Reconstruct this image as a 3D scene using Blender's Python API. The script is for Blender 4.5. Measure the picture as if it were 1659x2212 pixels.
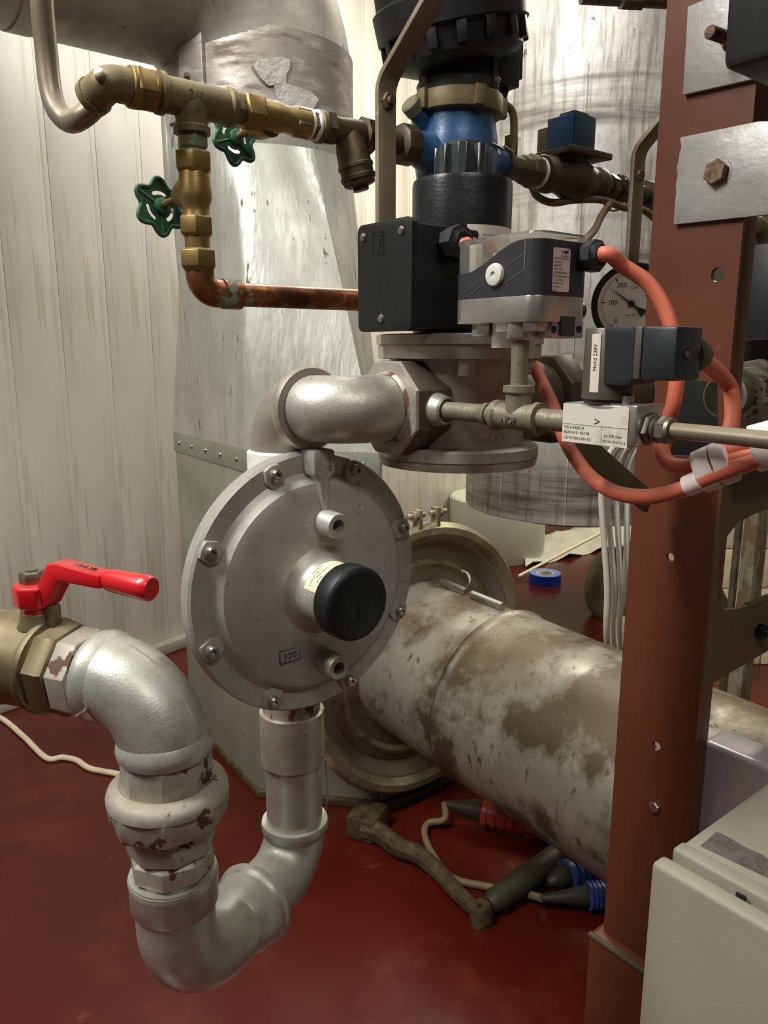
import bpy, bmesh, math, random
from mathutils import Vector, Matrix
from mathutils.geometry import tessellate_polygon
for o in list(bpy.data.objects): bpy.data.objects.remove(o)
SC = bpy.context.scene
COL = SC.collection
R = math.radians
# ------------------------------------------------------------------ camera
H = 1.2; PITCH = R(12.0); F = 1661.0; CX = 829.5; CY = 1106.0
cp, sp = math.cos(PITCH), math.sin(PITCH)
cam = bpy.data.cameras.new('camera'); camo = bpy.data.objects.new('camera', cam); COL.objects.link(camo)
cam.sensor_fit = 'HORIZONTAL'; cam.sensor_width = 36.0; cam.lens = 36.0*F/1659.0
cam.clip_start = 0.02; cam.clip_end = 60
camo.location = (0, 0, H); camo.rotation_euler = (R(90)-PITCH, 0, 0)
SC.camera = camo
# ------------------------------------------------------------------ light
SC.view_settings.view_transform = 'Standard'; SC.view_settings.look = 'None'
SC.view_settings.gamma = 1; SC.view_settings.use_curve_mapping = False
SC.view_settings.exposure = 0.3
w = bpy.data.worlds.new('World'); SC.world = w; w.use_nodes = True
w.node_tree.nodes['Background'].inputs[0].default_value = (0.9, 0.95, 1.0, 1)
w.node_tree.nodes['Background'].inputs[1].default_value = 0.25
def area(name, loc, target, sx, sy, power, col=(1, .97, .9)):
    l = bpy.data.lights.new(name, 'AREA'); l.shape = 'RECTANGLE'; l.size = sx; l.size_y = sy
    l.energy = power; l.color = col
    o = bpy.data.objects.new(name, l); COL.objects.link(o); o.location = loc
    o.rotation_euler = (Vector(target)-Vector(loc)).to_track_quat('-Z', 'Y').to_euler(); return o
area('unseen_lamp', (-1.15, 0.25, 2.75), (-0.3, 1.0, 0.7), 0.25, 1.2, 54, (1, .99, .96))
area('unseen_lamp', (0.55, -0.9, 2.9), (0.1, 1.0, 1.0), 1.2, 0.25, 14, (1, .98, .94))
area('unseen_lamp', (0.15, 2.75, 2.95), (-0.5, 3.0, 0.3), 1.2, 0.25, 31, (1, .985, .95))
area('unseen_lamp', (0.75, 1.35, 2.95), (0.7, 2.4, 0.4), 1.2, 0.25, 11, (1, .985, .95))  # added to brighten the tank front, no known source there
area('unseen_lamp', (1.9, 3.6, 2.95), (1.6, 4.0, 0.0), 1.2, 0.3, 60, (1, .93, .75))

# ------------------------------------------------------------------ geometry of the view
def W(px, py, D):
    u = (px-CX)/F; v = (py-CY)/F
    return Vector((u*D, D*(cp-v*sp), H-D*(sp+v*cp)))
def zat(Y, py): return H-Y*math.tan(PITCH+math.atan((py-CY)/F))
def hitz(px, py, z=0.0):
    v = (py-CY)/F
    return W(px, py, (H-z)/(sp+v*cp))
class Frame:
    def __init__(s, o, x=None, y=None, z=None, ang=None):
        s.o = Vector(o)
        if ang is not None:
            x = (math.cos(ang), math.sin(ang), 0); y = (-math.sin(ang), math.cos(ang), 0); z = (0, 0, 1)
        s.x = Vector(x).normalized(); s.y = Vector(y).normalized(); s.z = Vector(z).normalized()
    def __call__(s, x, y, z=0.0): return s.o+s.x*x+s.y*y+s.z*z
    def at(s, x, y, z=0.0): return Frame(s(x, y, z), s.x, s.y, s.z)
# the two building directions: A runs toward the near right, B toward the far right
TH = R(-51.5)
A = Vector((math.cos(TH), math.sin(TH), 0)); B = Vector((-math.sin(TH), math.cos(TH), 0)); Z = Vector((0, 0, 1))
def AB(o): return Frame(o, A, B, Z)
def perp(d):
    d = Vector(d).normalized()
    u = Z.cross(d)
    if u.length < 1e-3: u = Vector((1, 0, 0))
    u.normalize(); return u, d.cross(u).normalized()

def smoothpath(pts, sub=8):
    P = [Vector(p) for p in pts]
    if len(P) < 3: return P
    Q = [P[0]*2-P[1]]+P+[P[-1]*2-P[-2]]; out = []
    for i in range(1, len(Q)-2):
        a, b, c, d = Q[i-1:i+3]
        for k in range(sub):
            t = k/sub
            out.append(.5*((2*b)+(c-a)*t+(2*a-5*b+4*c-d)*t*t+(3*b-a-3*c+d)*t**3))
    out.append(P[-1]); return out
def fillet(pts, rad, n=10):
    P = [Vector(p) for p in pts]; out = [P[0]]
    for i in range(1, len(P)-1):
        r = rad[i-1] if isinstance(rad, (list, tuple)) else rad
        a = (P[i-1]-P[i]).normalized(); b = (P[i+1]-P[i]).normalized()
        ang = a.angle(b); t = r/math.tan(ang/2)
        s = P[i]+a*t; e = P[i]+b*t
        bis = (a+b).normalized(); c = P[i]+bis*(r/math.sin(ang/2))
        v0 = s-c; v1 = e-c; tot = v0.angle(v1); ax = v0.cross(v1).normalized()
        for k in range(n+1): out.append(c+Matrix.Rotation(tot*k/n, 3, ax)@v0)
    out.append(P[-1]); return out

class MB:
    def __init__(s): s.v = []; s.f = []
    def add(s, vs, fs):
        o = len(s.v); s.v += [Vector(v) for v in vs]; s.f += [tuple(i+o for i in f) for f in fs]; return s
    def sweep(s, pts, rad, n=20, rot=0.0, up=None, sq=1.0, caps=True, closed=False):
        P = [Vector(p) for p in pts]; m = len(P)
        r = rad if isinstance(rad, (list, tuple)) else [rad]*m
        T = []
        for i in range(m):
            j = i+1
            while j < m and (P[j]-P[i]).length < 1e-7: j += 1
            k = i-1
            while k >= 0 and (P[i]-P[k]).length < 1e-7: k -= 1
            d = Vector()
            if j < m: d += (P[j]-P[i]).normalized()
            if k >= 0: d += (P[i]-P[k]).normalized()
            T.append(d.normalized() if d.length > 1e-9 else (T[-1] if T else Z.copy()))
        if up is None: u, _ = perp(T[0])
        else: u = Vector(up)
        vs = []
        for i in range(m):
            t = T[i]; u = (u-t*u.dot(t))
            if u.length < 1e-6: u, _ = perp(t)
            u.normalize(); w_ = t.cross(u)
            for k in range(n):
                a = rot+2*math.pi*k/n
                vs.append(P[i]+u*(math.cos(a)*r[i])+w_*(math.sin(a)*r[i]*sq))
        fs = []
        M_ = m if closed else m-1
        for i in range(M_):
            i2 = (i+1) % m
            for k in range(n):
                k2 = (k+1) % n
                fs.append((i*n+k, i*n+k2, i2*n+k2, i2*n+k))
        if caps and not closed:
            fs.append(tuple(reversed(range(n)))); fs.append(tuple((m-1)*n+k for k in range(n)))
        return s.add(vs, fs)
    def lathe(s, o, d, prof, n=28, rot=0.0, closed=False, up=None):
        o = Vector(o); d = Vector(d).normalized()
        P = [o+d*t for t, _ in prof]; r = [max(q, 1e-5) for _, q in prof]
        u = perp(d)[0] if up is None else Vector(up)
        u = (u-d*u.dot(d)).normalized(); w_ = d.cross(u); vs = []; m = len(P)
        for i in range(m):
            for k in range(n):
                a = rot+2*math.pi*k/n
                vs.append(P[i]+u*(math.cos(a)*r[i])+w_*(math.sin(a)*r[i]))
        fs = []
        for i in range(m if closed else m-1):
            i2 = (i+1) % m
            for k in range(n):
                k2 = (k+1) % n; fs.append((i*n+k, i*n+k2, i2*n+k2, i2*n+k))
        if not closed: fs.append(tuple(reversed(range(n)))); fs.append(tuple((m-1)*n+k for k in range(n)))
        return s.add(vs, fs)
    def cyl(s, a, b, r, n=24, r2=None):
        a = Vector(a); b = Vector(b); L = (b-a).length
        return s.lathe(a, b-a, [(0, r), (L, r if r2 is None else r2)], n)
    def nut(s, o, d, t0, t1, r, n=6, rot=0.0):
        c = min(.12*r, .3*(t1-t0)); return s.lathe(o, d, [(t0, r*.9), (t0+c, r), (t1-c, r), (t1, r*.9)], n, rot)
    def bead(s, o, d, t, w_, r, b, n=28):
        return s.lathe(o, d, [(t-w_/2, r), (t-w_/2, r+b*.6), (t-w_/4, r+b), (t+w_/4, r+b), (t+w_/2, r+b*.6), (t+w_/2, r)], n)
    def box(s, fr, x0, x1, y0, y1, z0, z1):
        return s.add([fr(x, y, z) for x in (x0, x1) for y in (y0, y1) for z in (z0, z1)],
                     [(0, 1, 3, 2), (4, 6, 7, 5), (0, 4, 5, 1), (2, 3, 7, 6), (0, 2, 6, 4), (1, 5, 7, 3)])
    def prism(s, poly, fr, t0, t1, holes=()):
        loops = [list(poly)]+[list(h) for h in holes]
        tri = tessellate_polygon([[Vector((p[0], p[1], 0)) for p in l] for l in loops])
        flat = [p for l in loops for p in l]; n = len(flat)
        vs = [fr(p[0], p[1], t0) for p in flat]+[fr(p[0], p[1], t1) for p in flat]
        fs = [tuple(t) for t in tri]+[tuple(i+n for i in reversed(t)) for t in tri]
        o = 0
        for l in loops:
            m = len(l)
            for i in range(m):
                j = (i+1) % m; fs.append((o+i, o+j, o+j+n, o+i+n))
            o += m
        return s.add(vs, fs)
    def ball(s, c, r, n=16, sq=1.0, d=Z):
        pr = [(-r*math.cos(math.pi*k/(n//2))*sq, r*math.sin(math.pi*k/(n//2))) for k in range(n//2+1)]
        return s.lathe(c, d, pr, n)
def circ(cx, cy, r, n=20, a0=0.0, a1=2*math.pi, ry=None):
    full = abs(a1-a0-2*math.pi) < 1e-6
    return [(cx+r*math.cos(a0+(a1-a0)*k/(n if full else n-1)), cy+(ry or r)*math.sin(a0+(a1-a0)*k/(n if full else n-1))) for k in range(n)]
def rrect(x0, x1, y0, y1, r, n=5):
    o = []
    for cx, cy, a in ((x1-r, y1-r, 0), (x0+r, y1-r, 90), (x0+r, y0+r, 180), (x1-r, y0+r, 270)):
        o += [(cx+r*math.cos(R(a+90*k/n)), cy+r*math.sin(R(a+90*k/n))) for k in range(n+1)]
    return o

WM = {}
def tag(o, label=None, cat=None, group=None, kind=None):
    if label: o['label'] = label
    if cat: o['category'] = cat
    if group: o['group'] = group
    if kind: o['kind'] = kind
    return o
def thing(name, label, cat, o, ang=0.0, group=None):
    e = bpy.data.objects.new(name, None); COL.objects.link(e); e.empty_display_size = .02
    e.location = o; e.rotation_euler = (0, 0, ang)
    WM[e.name] = Matrix.Translation(Vector(o))@Matrix.Rotation(ang, 4, 'Z')
    return tag(e, label, cat, group)
def part(name, mb, mat, parent=None, bevel=0.0, sm=38, label=None, seg=2, origin=None):
    if parent is not None: mw = WM[parent.name]
    else:
        if origin is None:
            xs = [v.x for v in mb.v]; ys = [v.y for v in mb.v]; zs = [v.z for v in mb.v]
            origin = Vector(((min(xs)+max(xs))/2, (min(ys)+max(ys))/2, min(zs)))
        mw = Matrix.Translation(origin)
    inv = mw.inverted()
    me = bpy.data.meshes.new(name); me.from_pydata([inv@v for v in mb.v], [], mb.f)
    bm = bmesh.new(); bm.from_mesh(me); bmesh.ops.recalc_face_normals(bm, faces=bm.faces)
    if bevel:
        es = [e for e in bm.edges if len(e.link_faces) == 2 and e.calc_face_angle(0) > R(30)]
        bmesh.ops.bevel(bm, geom=es, offset=bevel, segments=seg, profile=.5, affect='EDGES', clamp_overlap=True)
    bm.to_mesh(me); bm.free()
    if sm:
        me.polygons.foreach_set('use_smooth', [True]*len(me.polygons)); me.set_sharp_from_angle(angle=R(sm))
    me.materials.append(mat)
    o = bpy.data.objects.new(name, me); COL.objects.link(o)
    if parent is not None: o.parent = parent
    else: o.location = origin
    WM[o.name] = mw
    if label: o['label'] = label
    return o
def solo(name, mb, mat, label, cat, group=None, kind=None, **k):
    return tag(part(name, mb, mat, **k), label, cat, group, kind)
def struct(name, mb, mat, **k): return tag(part(name, mb, mat, **k), kind='structure')

def textmb(body, size, m, ext=0.0, align='CENTER', sx=1.0):
    """m(x, y, z) maps text plane to the world"""
    c = bpy.data.curves.new('t', 'FONT'); c.body = body; c.size = size; c.resolution_u = 2
    c.align_x = align; c.align_y = 'CENTER'; c.extrude = ext
    o = bpy.data.objects.new('t', c); COL.objects.link(o)
    dg = bpy.context.evaluated_depsgraph_get(); me = bpy.data.meshes.new_from_object(o.evaluated_get(dg))
    mb = MB(); mb.add([m(v.co.x*sx, v.co.y, v.co.z) for v in me.vertices], [tuple(p.vertices) for p in me.polygons])
    bpy.data.objects.remove(o); bpy.data.curves.remove(c); bpy.data.meshes.remove(me); return mb
def text(name, body, size, m, mat, parent, ext=0.0, align='CENTER', sx=1.0):
    return part(name, textmb(body, size, m, ext, align, sx), mat, parent, sm=0)

# ------------------------------------------------------------------ materials
def lin(h):
    h = h.lstrip('#'); c = [int(h[i:i+2], 16)/255 for i in (0, 2, 4)]
    return tuple((x/12.92 if x <= .04045 else ((x+.055)/1.055)**2.4) for x in c)+(1,)
def Mt(name, col, rough=.5, metal=0.0, layers=(), bump=None, spec=None, coat=0.0, rvar=0.0):
    m = bpy.data.materials.new(name); m.use_nodes = True; nt = m.node_tree; N = nt.nodes; L = nt.links
    bs = N['Principled BSDF']; bs.inputs['Base Color'].default_value = lin(col)
    bs.inputs['Roughness'].default_value = rough; bs.inputs['Metallic'].default_value = metal
    if spec is not None: bs.inputs['Specular IOR Level'].default_value = spec
    if coat: bs.inputs['Coat Weight'].default_value = coat; bs.inputs['Coat Roughness'].default_value = .12
    tc = N.new('ShaderNodeTexCoord')
    def noise(scale, detail=4, stretch=(1, 1, 1), seed=0.0, rot=(0, 0, 0)):
        mp = N.new('ShaderNodeMapping'); L.new(tc.outputs['Object'], mp.inputs[0])
        mp.inputs['Scale'].default_value = stretch; mp.inputs['Location'].default_value = (seed, seed*1.7, seed*.6)
        mp.inputs['Rotation'].default_value = rot
        n = N.new('ShaderNodeTexNoise'); n.inputs['Scale'].default_value = scale; n.inputs['Detail'].default_value = detail
        n.inputs['Roughness'].default_value = .62
        L.new(mp.outputs[0], n.inputs['Vector']); return n.outputs['Fac']
    def rng(x, lo, hi, a=0.0, b=1.0):
        r = N.new('ShaderNodeMapRange'); r.inputs[1].default_value = lo; r.inputs[2].default_value = hi
        r.inputs[3].default_value = a; r.inputs[4].default_value = b; L.new(x, r.inputs[0]); return r.outputs[0]
    cur = None; rc = None; mc = None
    for i, l in enumerate(layers):
        f = rng(noise(l.get('s', 8), l.get('d', 5), l.get('st', (1, 1, 1)), i*3.1+l.get('seed', 0), l.get('rot', (0, 0, 0))), l.get('lo', .5), l.get('hi', .6), 0, l.get('amt', 1.0))
        if l.get('up') is not None:
            g = N.new('ShaderNodeNewGeometry'); sx = N.new('ShaderNodeSeparateXYZ'); L.new(g.outputs['Normal'], sx.inputs[0])
            u = rng(sx.outputs['Z'], l['up'], l['up']+.5)
            mm = N.new('ShaderNodeMath'); mm.operation = 'MULTIPLY'; L.new(f, mm.inputs[0]); L.new(u, mm.inputs[1]); f = mm.outputs[0]
        mx = N.new('ShaderNodeMix'); mx.data_type = 'RGBA'; L.new(f, mx.inputs[0])
        if cur is None: mx.inputs[6].default_value = lin(col)
        else: L.new(cur, mx.inputs[6])
        mx.inputs[7].default_value = lin(l['c']); cur = mx.outputs[2]
        for key, inp in (('r', 'Roughness'), ('m', 'Metallic')):
            if key in l:
                mf = N.new('ShaderNodeMix'); mf.data_type = 'FLOAT'; L.new(f, mf.inputs[0])
                prev = rc if key == 'r' else mc
                if prev is None: mf.inputs[2].default_value = rough if key == 'r' else metal
                else: L.new(prev, mf.inputs[2])
                mf.inputs[3].default_value = l[key]
                if key == 'r': rc = mf.outputs[0]
                else: mc = mf.outputs[0]
    if cur is not None: L.new(cur, bs.inputs['Base Color'])
    if rc is not None: L.new(rc, bs.inputs['Roughness'])
    if mc is not None: L.new(mc, bs.inputs['Metallic'])
    if bump:
        bl = bump if isinstance(bump, list) else [bump]; prev = None
        for j, b in enumerate(bl):
            bn = N.new('ShaderNodeBump'); bn.inputs['Strength'].default_value = b[1]; bn.inputs['Distance'].default_value = b[2]
            L.new(noise(b[0], 3, b[3] if len(b) > 3 else (1, 1, 1), 9+j), bn.inputs['Height'])
            if prev: L.new(prev, bn.inputs['Normal'])
            prev = bn.outputs[0]
        L.new(prev, bs.inputs['Normal'])
    return m
DUST = '#8A8068'
M = {}
M['alu'] = Mt('silver_painted_pipe', '#BDBDB5', .36, .62, [dict(c='#6B6250', s=48, d=9, lo=.5, hi=.75, amt=.4), dict(c='#9A978C', s=9, lo=.45, hi=.7, amt=.6), dict(c='#7E745A', s=30, lo=.6, hi=.72, amt=.55, r=.6, m=.2), dict(c='#8F8870', s=14, lo=.3, hi=.75, up=.35, amt=.7, r=.75, m=.1)], [(420, .35, .0006), (60, .2, .001)])
M['alu_dirty'] = Mt('stained_silver_pipe', '#BAB5AA', .42, .5, [dict(c='#6B6250', s=48, d=9, lo=.5, hi=.75, amt=.4), dict(c='#8E8373', s=12, lo=.4, hi=.65, amt=.8), dict(c='#7A5A34', s=22, lo=.58, hi=.68, amt=.75, r=.7, m=.1), dict(c='#5E4630', s=60, lo=.63, hi=.7, amt=.8, r=.8, m=0.)], [(300, .4, .0007)])
M['chip'] = Mt('chipped_silver_paint', '#BBB5AA', .45, .4, [dict(c='#6B6250', s=48, d=9, lo=.5, hi=.75, amt=.4), dict(c='#948B80', s=10, lo=.4, hi=.7, amt=.6), dict(c='#55372A', s=42, d=9, lo=.575, hi=.60, amt=1, r=.8, m=0.), dict(c='#857A5E', s=14, lo=.3, hi=.75, up=.4, amt=.8, r=.8, m=.05)], [(300, .3, .0006)])
M['rustpipe'] = Mt('rusty_pipe_end', '#A89F92', .5, .4, [dict(c='#5B3220', s=70, d=8, st=(1, 1, .35), lo=.5, hi=.56, amt=.95, r=.85, m=0.)], (200, .4, .001))
M['cast'] = Mt('die_cast_aluminium', '#B7B4AC', .42, .36, [dict(c='#6B6250', s=48, d=9, lo=.5, hi=.75, amt=.4), dict(c='#99948E', s=7, lo=.4, hi=.65, amt=.7), dict(c='#C9C5BF', s=26, lo=.56, hi=.7, amt=.5), dict(c='#6D6155', s=90, lo=.66, hi=.7, amt=.5, r=.6), dict(c='#EDE9E0', s=150, d=2, lo=.735, hi=.75, amt=.9, m=0.), dict(c='#8C7F66', s=9, lo=.45, hi=.8, up=.2, amt=.6, r=.7, m=.2)], [(500, .25, .0004), (40, .12, .001)])
M['castbody'] = Mt('weathered_aluminium_casting', '#BFB9AF', .42, .6, [dict(c='#6B6250', s=48, d=9, lo=.5, hi=.75, amt=.4), dict(c='#8D8176', s=10, lo=.42, hi=.68, amt=.8), dict(c='#6A5138', s=34, lo=.6, hi=.7, amt=.7, r=.7, m=.1), dict(c='#6B6042', s=12, lo=.35, hi=.7, up=.4, amt=.8, r=.85, m=.0)], [(380, .35, .0006)])
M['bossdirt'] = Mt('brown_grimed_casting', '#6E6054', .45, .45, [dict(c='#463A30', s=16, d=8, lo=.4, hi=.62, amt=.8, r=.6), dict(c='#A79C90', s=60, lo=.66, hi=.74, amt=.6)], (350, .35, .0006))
M['darkcast'] = Mt('grimy_bronze_casting', '#54483A', .5, .45, [dict(c='#362C22', s=14, lo=.4, hi=.65, amt=.8), dict(c='#7B6A52', s=50, lo=.6, hi=.72, amt=.6)], (350, .35, .0006))
M['nickel'] = Mt('nickel_plated_brass', '#8E8064', .34, .78, [dict(c='#6E6248', s=8, lo=.35, hi=.65, amt=.7), dict(c='#7E7356', s=12, lo=.25, hi=.7, up=.25, amt=.95, r=.85, m=.05)], (300, .2, .0005))
M['brass'] = Mt('aged_brass', '#9C8450', .36, .8, [dict(c='#7C6840', s=16, lo=.4, hi=.65, amt=.8, r=.5), dict(c='#B89C54', s=30, lo=.58, hi=.7, amt=.6, r=.28), dict(c='#8C7E5C', s=12, lo=.2, hi=.65, up=.3, amt=.9, r=.8, m=.1)], (300, .25, .0005))
M['bronze'] = Mt('dusty_bronze_fitting', '#7D6F4E', .55, .5, [dict(c='#5E5036', s=18, lo=.4, hi=.65, amt=.7), dict(c='#8A7E60', s=12, lo=.2, hi=.7, up=.2, amt=.9, r=.85, m=.1), dict(c='#5C7A60', s=26, lo=.66, hi=.72, amt=.5)], (420, .5, .0007))
M['strainer'] = Mt('dark_bronze_strainer', '#5E523C', .5, .55, [dict(c='#473B2A', s=18, lo=.4, hi=.65, amt=.8), dict(c='#7E725A', s=12, lo=.2, hi=.7, up=.4, amt=.8, r=.85, m=.1)], (380, .4, .0006))
M['copper'] = Mt('tarnished_copper', '#9A6440', .35, .85, [dict(c='#4A3020', s=14, d=8, lo=.40, hi=.58, amt=.9, r=.5), dict(c='#C08850', s=34, lo=.58, hi=.7, amt=.6), dict(c='#78A088', s=15, d=8, lo=.585, hi=.63, amt=.85, r=.8, m=.1)], (260, .2, .0005))
M['tubemetal'] = Mt('dusty_bent_tube', '#8E8474', .4, .55, [dict(c='#76684F', s=9, lo=.4, hi=.65, amt=.7), dict(c='#8A7B60', s=10, lo=.2, hi=.7, up=.15, amt=.95, r=.85, m=.05)], (200, .1, .0004))
M['verd'] = Mt('verdigris_fitting', '#7F7757', .5, .5, [dict(c='#5F8069', s=20, lo=.5, hi=.6, amt=.8, r=.8, m=0.), dict(c='#B5B09C', s=40, lo=.62, hi=.66, amt=.8, m=0.)], (300, .3, .0005))
M['galv'] = Mt('weathered_galvanised_sheet', '#C6C6BC', .33, .45, [dict(c='#9C9C90', s=3, lo=.4, hi=.68, amt=.75), dict(c='#A6A69A', s=5, st=(6, 6, .5), lo=.5, hi=.62, amt=.6, r=.5), dict(c='#4E4B41', s=16, d=9, st=(3, 3, .55), lo=.64, hi=.68, amt=.9, r=.7, m=.1)], [(10, .3, .01, (2, 2, .4)), (120, .1, .001)])
M['galvdark'] = Mt('sooted_galvanised_sheet', '#8E867C', .42, .4, [dict(c='#B6B0A8', s=10, d=8, st=(1, 1, 3), lo=.5, hi=.62, amt=.8), dict(c='#5F4A40', s=8, d=9, st=(1, 1, 4), lo=.52, hi=.66, amt=.85, r=.65, m=.1)], (60, .2, .002))
M['topduct'] = Mt('dull_galvanised_duct', '#B4AEA2', .45, .4, [dict(c='#746F65', s=5, lo=.4, hi=.66, amt=.8), dict(c='#4C463E', s=24, d=8, lo=.66, hi=.7, amt=.8, m=.1)], (80, .15, .002))
M['basebox'] = Mt('green_grey_sheet_base', '#9C9D8E', .5, .25, [dict(c='#7C7D6E', s=4, lo=.4, hi=.66, amt=.8), dict(c='#4A4334', s=14, d=8, lo=.66, hi=.72, amt=.8, r=.8)], (40, .1, .002))
M['duct'] = Mt('stained_flue_duct', '#A9A496', .34, .5, [dict(c='#8D8776', s=4, lo=.4, hi=.66, amt=.7), dict(c='#40321A', s=4.6, d=11, lo=.465, hi=.56, amt=.93, r=.45, m=.2), dict(c='#43392C', s=34, d=10, st=(1.6, 1.6, .5), lo=.60, hi=.66, amt=.85, r=.6), dict(c='#3E2F18', s=9, d=10, st=(1.5, 1.5, .5), lo=.6, hi=.68, amt=.9, r=.5, m=.1), dict(c='#5C4A2A', s=3, lo=.36, hi=.6, up=.3, amt=.85, r=.5, m=.2)], [(12, .2, .006), (90, .12, .001)])
M['foil'] = Mt('wrinkled_tank_cladding', '#D6D1C9', .45, .3, [dict(c='#97918A', s=3, lo=.42, hi=.66, amt=.7), dict(c='#8F8A80', s=7, st=(5, 5, .5), lo=.52, hi=.62, amt=.7), dict(c='#5D554C', s=2.2, d=9, st=(.25, .25, 3.2), seed=4.0, lo=.53, hi=.66, amt=.92, r=.7), dict(c='#5C5348', s=26, d=8, st=(1, 1, .6), lo=.68, hi=.71, amt=.85)], [(9, .5, .012, (1.5, 1.5, .7)), (60, .2, .002)])
M['ring'] = Mt('yellowed_clamp_ring', '#A39A7E', .38, .55, [dict(c='#6E6040', s=10, lo=.45, hi=.62, amt=.8, r=.6), dict(c='#C8C2AC', s=20, lo=.6, hi=.7, amt=.6)], (60, .15, .001))
M['cover'] = Mt('brown_stained_cover', '#8C8170', .42, .45, [dict(c='#6B5F4C', s=4, lo=.4, hi=.66, amt=.8), dict(c='#6A4A22', s=14, d=7, lo=.64, hi=.68, amt=.8, r=.7)], (40, .1, .002))
M['red'] = Mt('red_coated_handle', '#C4161E', .32, 0, [dict(c='#8E5A48', s=16, lo=.35, hi=.75, up=.65, amt=.75, r=.8), dict(c='#5A1014', s=60, lo=.7, hi=.72, amt=.8)], (120, .06, .0005), coat=.3)
M['steel'] = Mt('dull_steel', '#8D8577', .42, .8, [dict(c='#655A48', s=30, lo=.45, hi=.65, amt=.7, r=.6)], (200, .2, .0005))
M['bolt'] = Mt('bright_zinc_bolt', '#B5B0AA', .3, .9, [dict(c='#7F766C', s=80, lo=.5, hi=.65, amt=.5)])
M['rustbolt'] = Mt('rusty_bolt_head', '#7A6350', .5, .6, [dict(c='#3A2418', s=60, lo=.45, hi=.6, amt=.8, r=.8, m=.1)], (200, .3, .0006))
M['blackp'] = Mt('black_textured_plastic', '#141615', .45, 0, [dict(c='#1E211E', s=20, lo=.4, hi=.7, amt=.5)], (900, .35, .0004), spec=.4)
M['blackg'] = Mt('black_glossy_coil', '#17181A', .28, 0, [dict(c='#24262A', s=30, lo=.4, hi=.7, amt=.6, r=.4)], (350, .35, .0006))
M['gear'] = Mt('smoke_grey_cap', '#3E4143', .22, .15, [dict(c='#5A5D5E', s=40, lo=.5, hi=.7, amt=.5)], (200, .2, .0005))
M['pumpblk'] = Mt('black_pump_housing', '#070707', .45, 0, [dict(c='#161614', s=14, lo=.4, hi=.7, amt=.7)], (200, .15, .0006))
M['pumpgrey'] = Mt('dark_grey_pump_neck', '#33322E', .38, .2, [dict(c='#22211E', s=14, lo=.4, hi=.7, amt=.6)], (200, .15, .0006))
M['grey'] = Mt('anthracite_switch_housing', '#2B2B2F', .42, 0, [dict(c='#3A3838', s=24, lo=.5, hi=.7, amt=.5)], (500, .15, .0003))
M['plug'] = Mt('slate_connector_plastic', '#212428', .42, 0, [dict(c='#4B443A', s=40, d=8, lo=.62, hi=.7, amt=.7, r=.8)], (700, .25, .0003))
M['coilgrey'] = Mt('dusty_grey_coil', '#4B463E', .42, .1, [dict(c='#5E5648', s=12, lo=.4, hi=.7, amt=.6)], (300, .1, .0004))
M['satin'] = Mt('satin_aluminium_base', '#C8C5C0', .27, .85, [dict(c='#8A8680', s=20, lo=.4, hi=.7, amt=.6)], (400, .2, .0004))
M['galvpipe'] = Mt('dusty_galvanised_tube', '#8F8A78', .42, .6, [dict(c='#6B644C', s=30, lo=.42, hi=.62, amt=.8, r=.7, m=.2), dict(c='#6E5F44', s=20, lo=.3, hi=.7, up=.45, amt=.9, r=.95, m=0.)], (300, .5, .0009))
M['label'] = Mt('worn_white_sticker', '#D2CCBE', .6, 0, [dict(c='#A9A08C', s=34, d=8, lo=.55, hi=.66, amt=.7)])
M['labelp'] = Mt('pinkish_sticker', '#C9B5A8', .55, 0, [dict(c='#AD9A8A', s=60, d=6, lo=.55, hi=.66, amt=.6)])
M['cream'] = Mt('cream_sticker', '#E4D9B8', .55, 0, [dict(c='#CFC29A', s=60, lo=.5, hi=.66, amt=.5)])
M['ink'] = Mt('black_print', '#24211F', .6)
M['inkgrey'] = Mt('grey_print', '#77736C', .6)
M['inkblue'] = Mt('blue_stamp_ink', '#2C3E66', .6)
M['brown'] = Mt('red_brown_primer', '#633623', .42, 0, [dict(c='#552B18', s=3, lo=.4, hi=.66, amt=.8), dict(c='#784838', s=22, d=7, lo=.62, hi=.72, amt=.5), dict(c='#8C6458', s=70, d=8, lo=.72, hi=.75, amt=.7)], [(120, .1, .0006)], spec=.4)
M['browndust'] = Mt('olive_dusted_brown_paint', '#5A4630', .65, 0, [dict(c='#6B3A28', s=5, lo=.5, hi=.66, amt=.7), dict(c='#7C6E50', s=12, lo=.3, hi=.75, up=.1, amt=.9, r=.9)], (80, .15, .001))
M['olive'] = Mt('olive_dusted_beam', '#4B4028', .75, 0, [dict(c='#5D5238', s=12, lo=.45, hi=.65, amt=.7)], (80, .2, .001))
M['plate'] = Mt('scratched_silver_plate', '#A9A6A2', .48, .45, [dict(c='#8C8985', s=10, lo=.4, hi=.66, amt=.6), dict(c='#C9C6C1', s=60, d=9, st=(.4, .4, 1), lo=.6, hi=.68, amt=.7), dict(c='#5A544E', s=28, d=8, lo=.72, hi=.74, amt=.8)], [(60, .45, .0015), (220, .2, .0006)])
M['flatbar'] = Mt('painted_flat_bar', '#8C7F69', .5, .2, [dict(c='#5C4F3B', s=7, lo=.4, hi=.66, amt=.7), dict(c='#A89C86', s=40, d=8, lo=.66, hi=.7, amt=.7)], (120, .2, .0007))
M['orange'] = Mt('orange_rubber_cable', '#C46448', .5, 0, [dict(c='#D98A6C', s=20, lo=.3, hi=.8, up=.4, amt=.6, r=.8), dict(c='#B4543C', s=30, lo=.55, hi=.7, amt=.5)], (200, .1, .0004))
M['tape'] = Mt('white_wrapping_tape', '#E3D5D0', .55, 0, [dict(c='#CDBDB6', s=20, lo=.5, hi=.65, amt=.6)], (60, .2, .0006))
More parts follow.
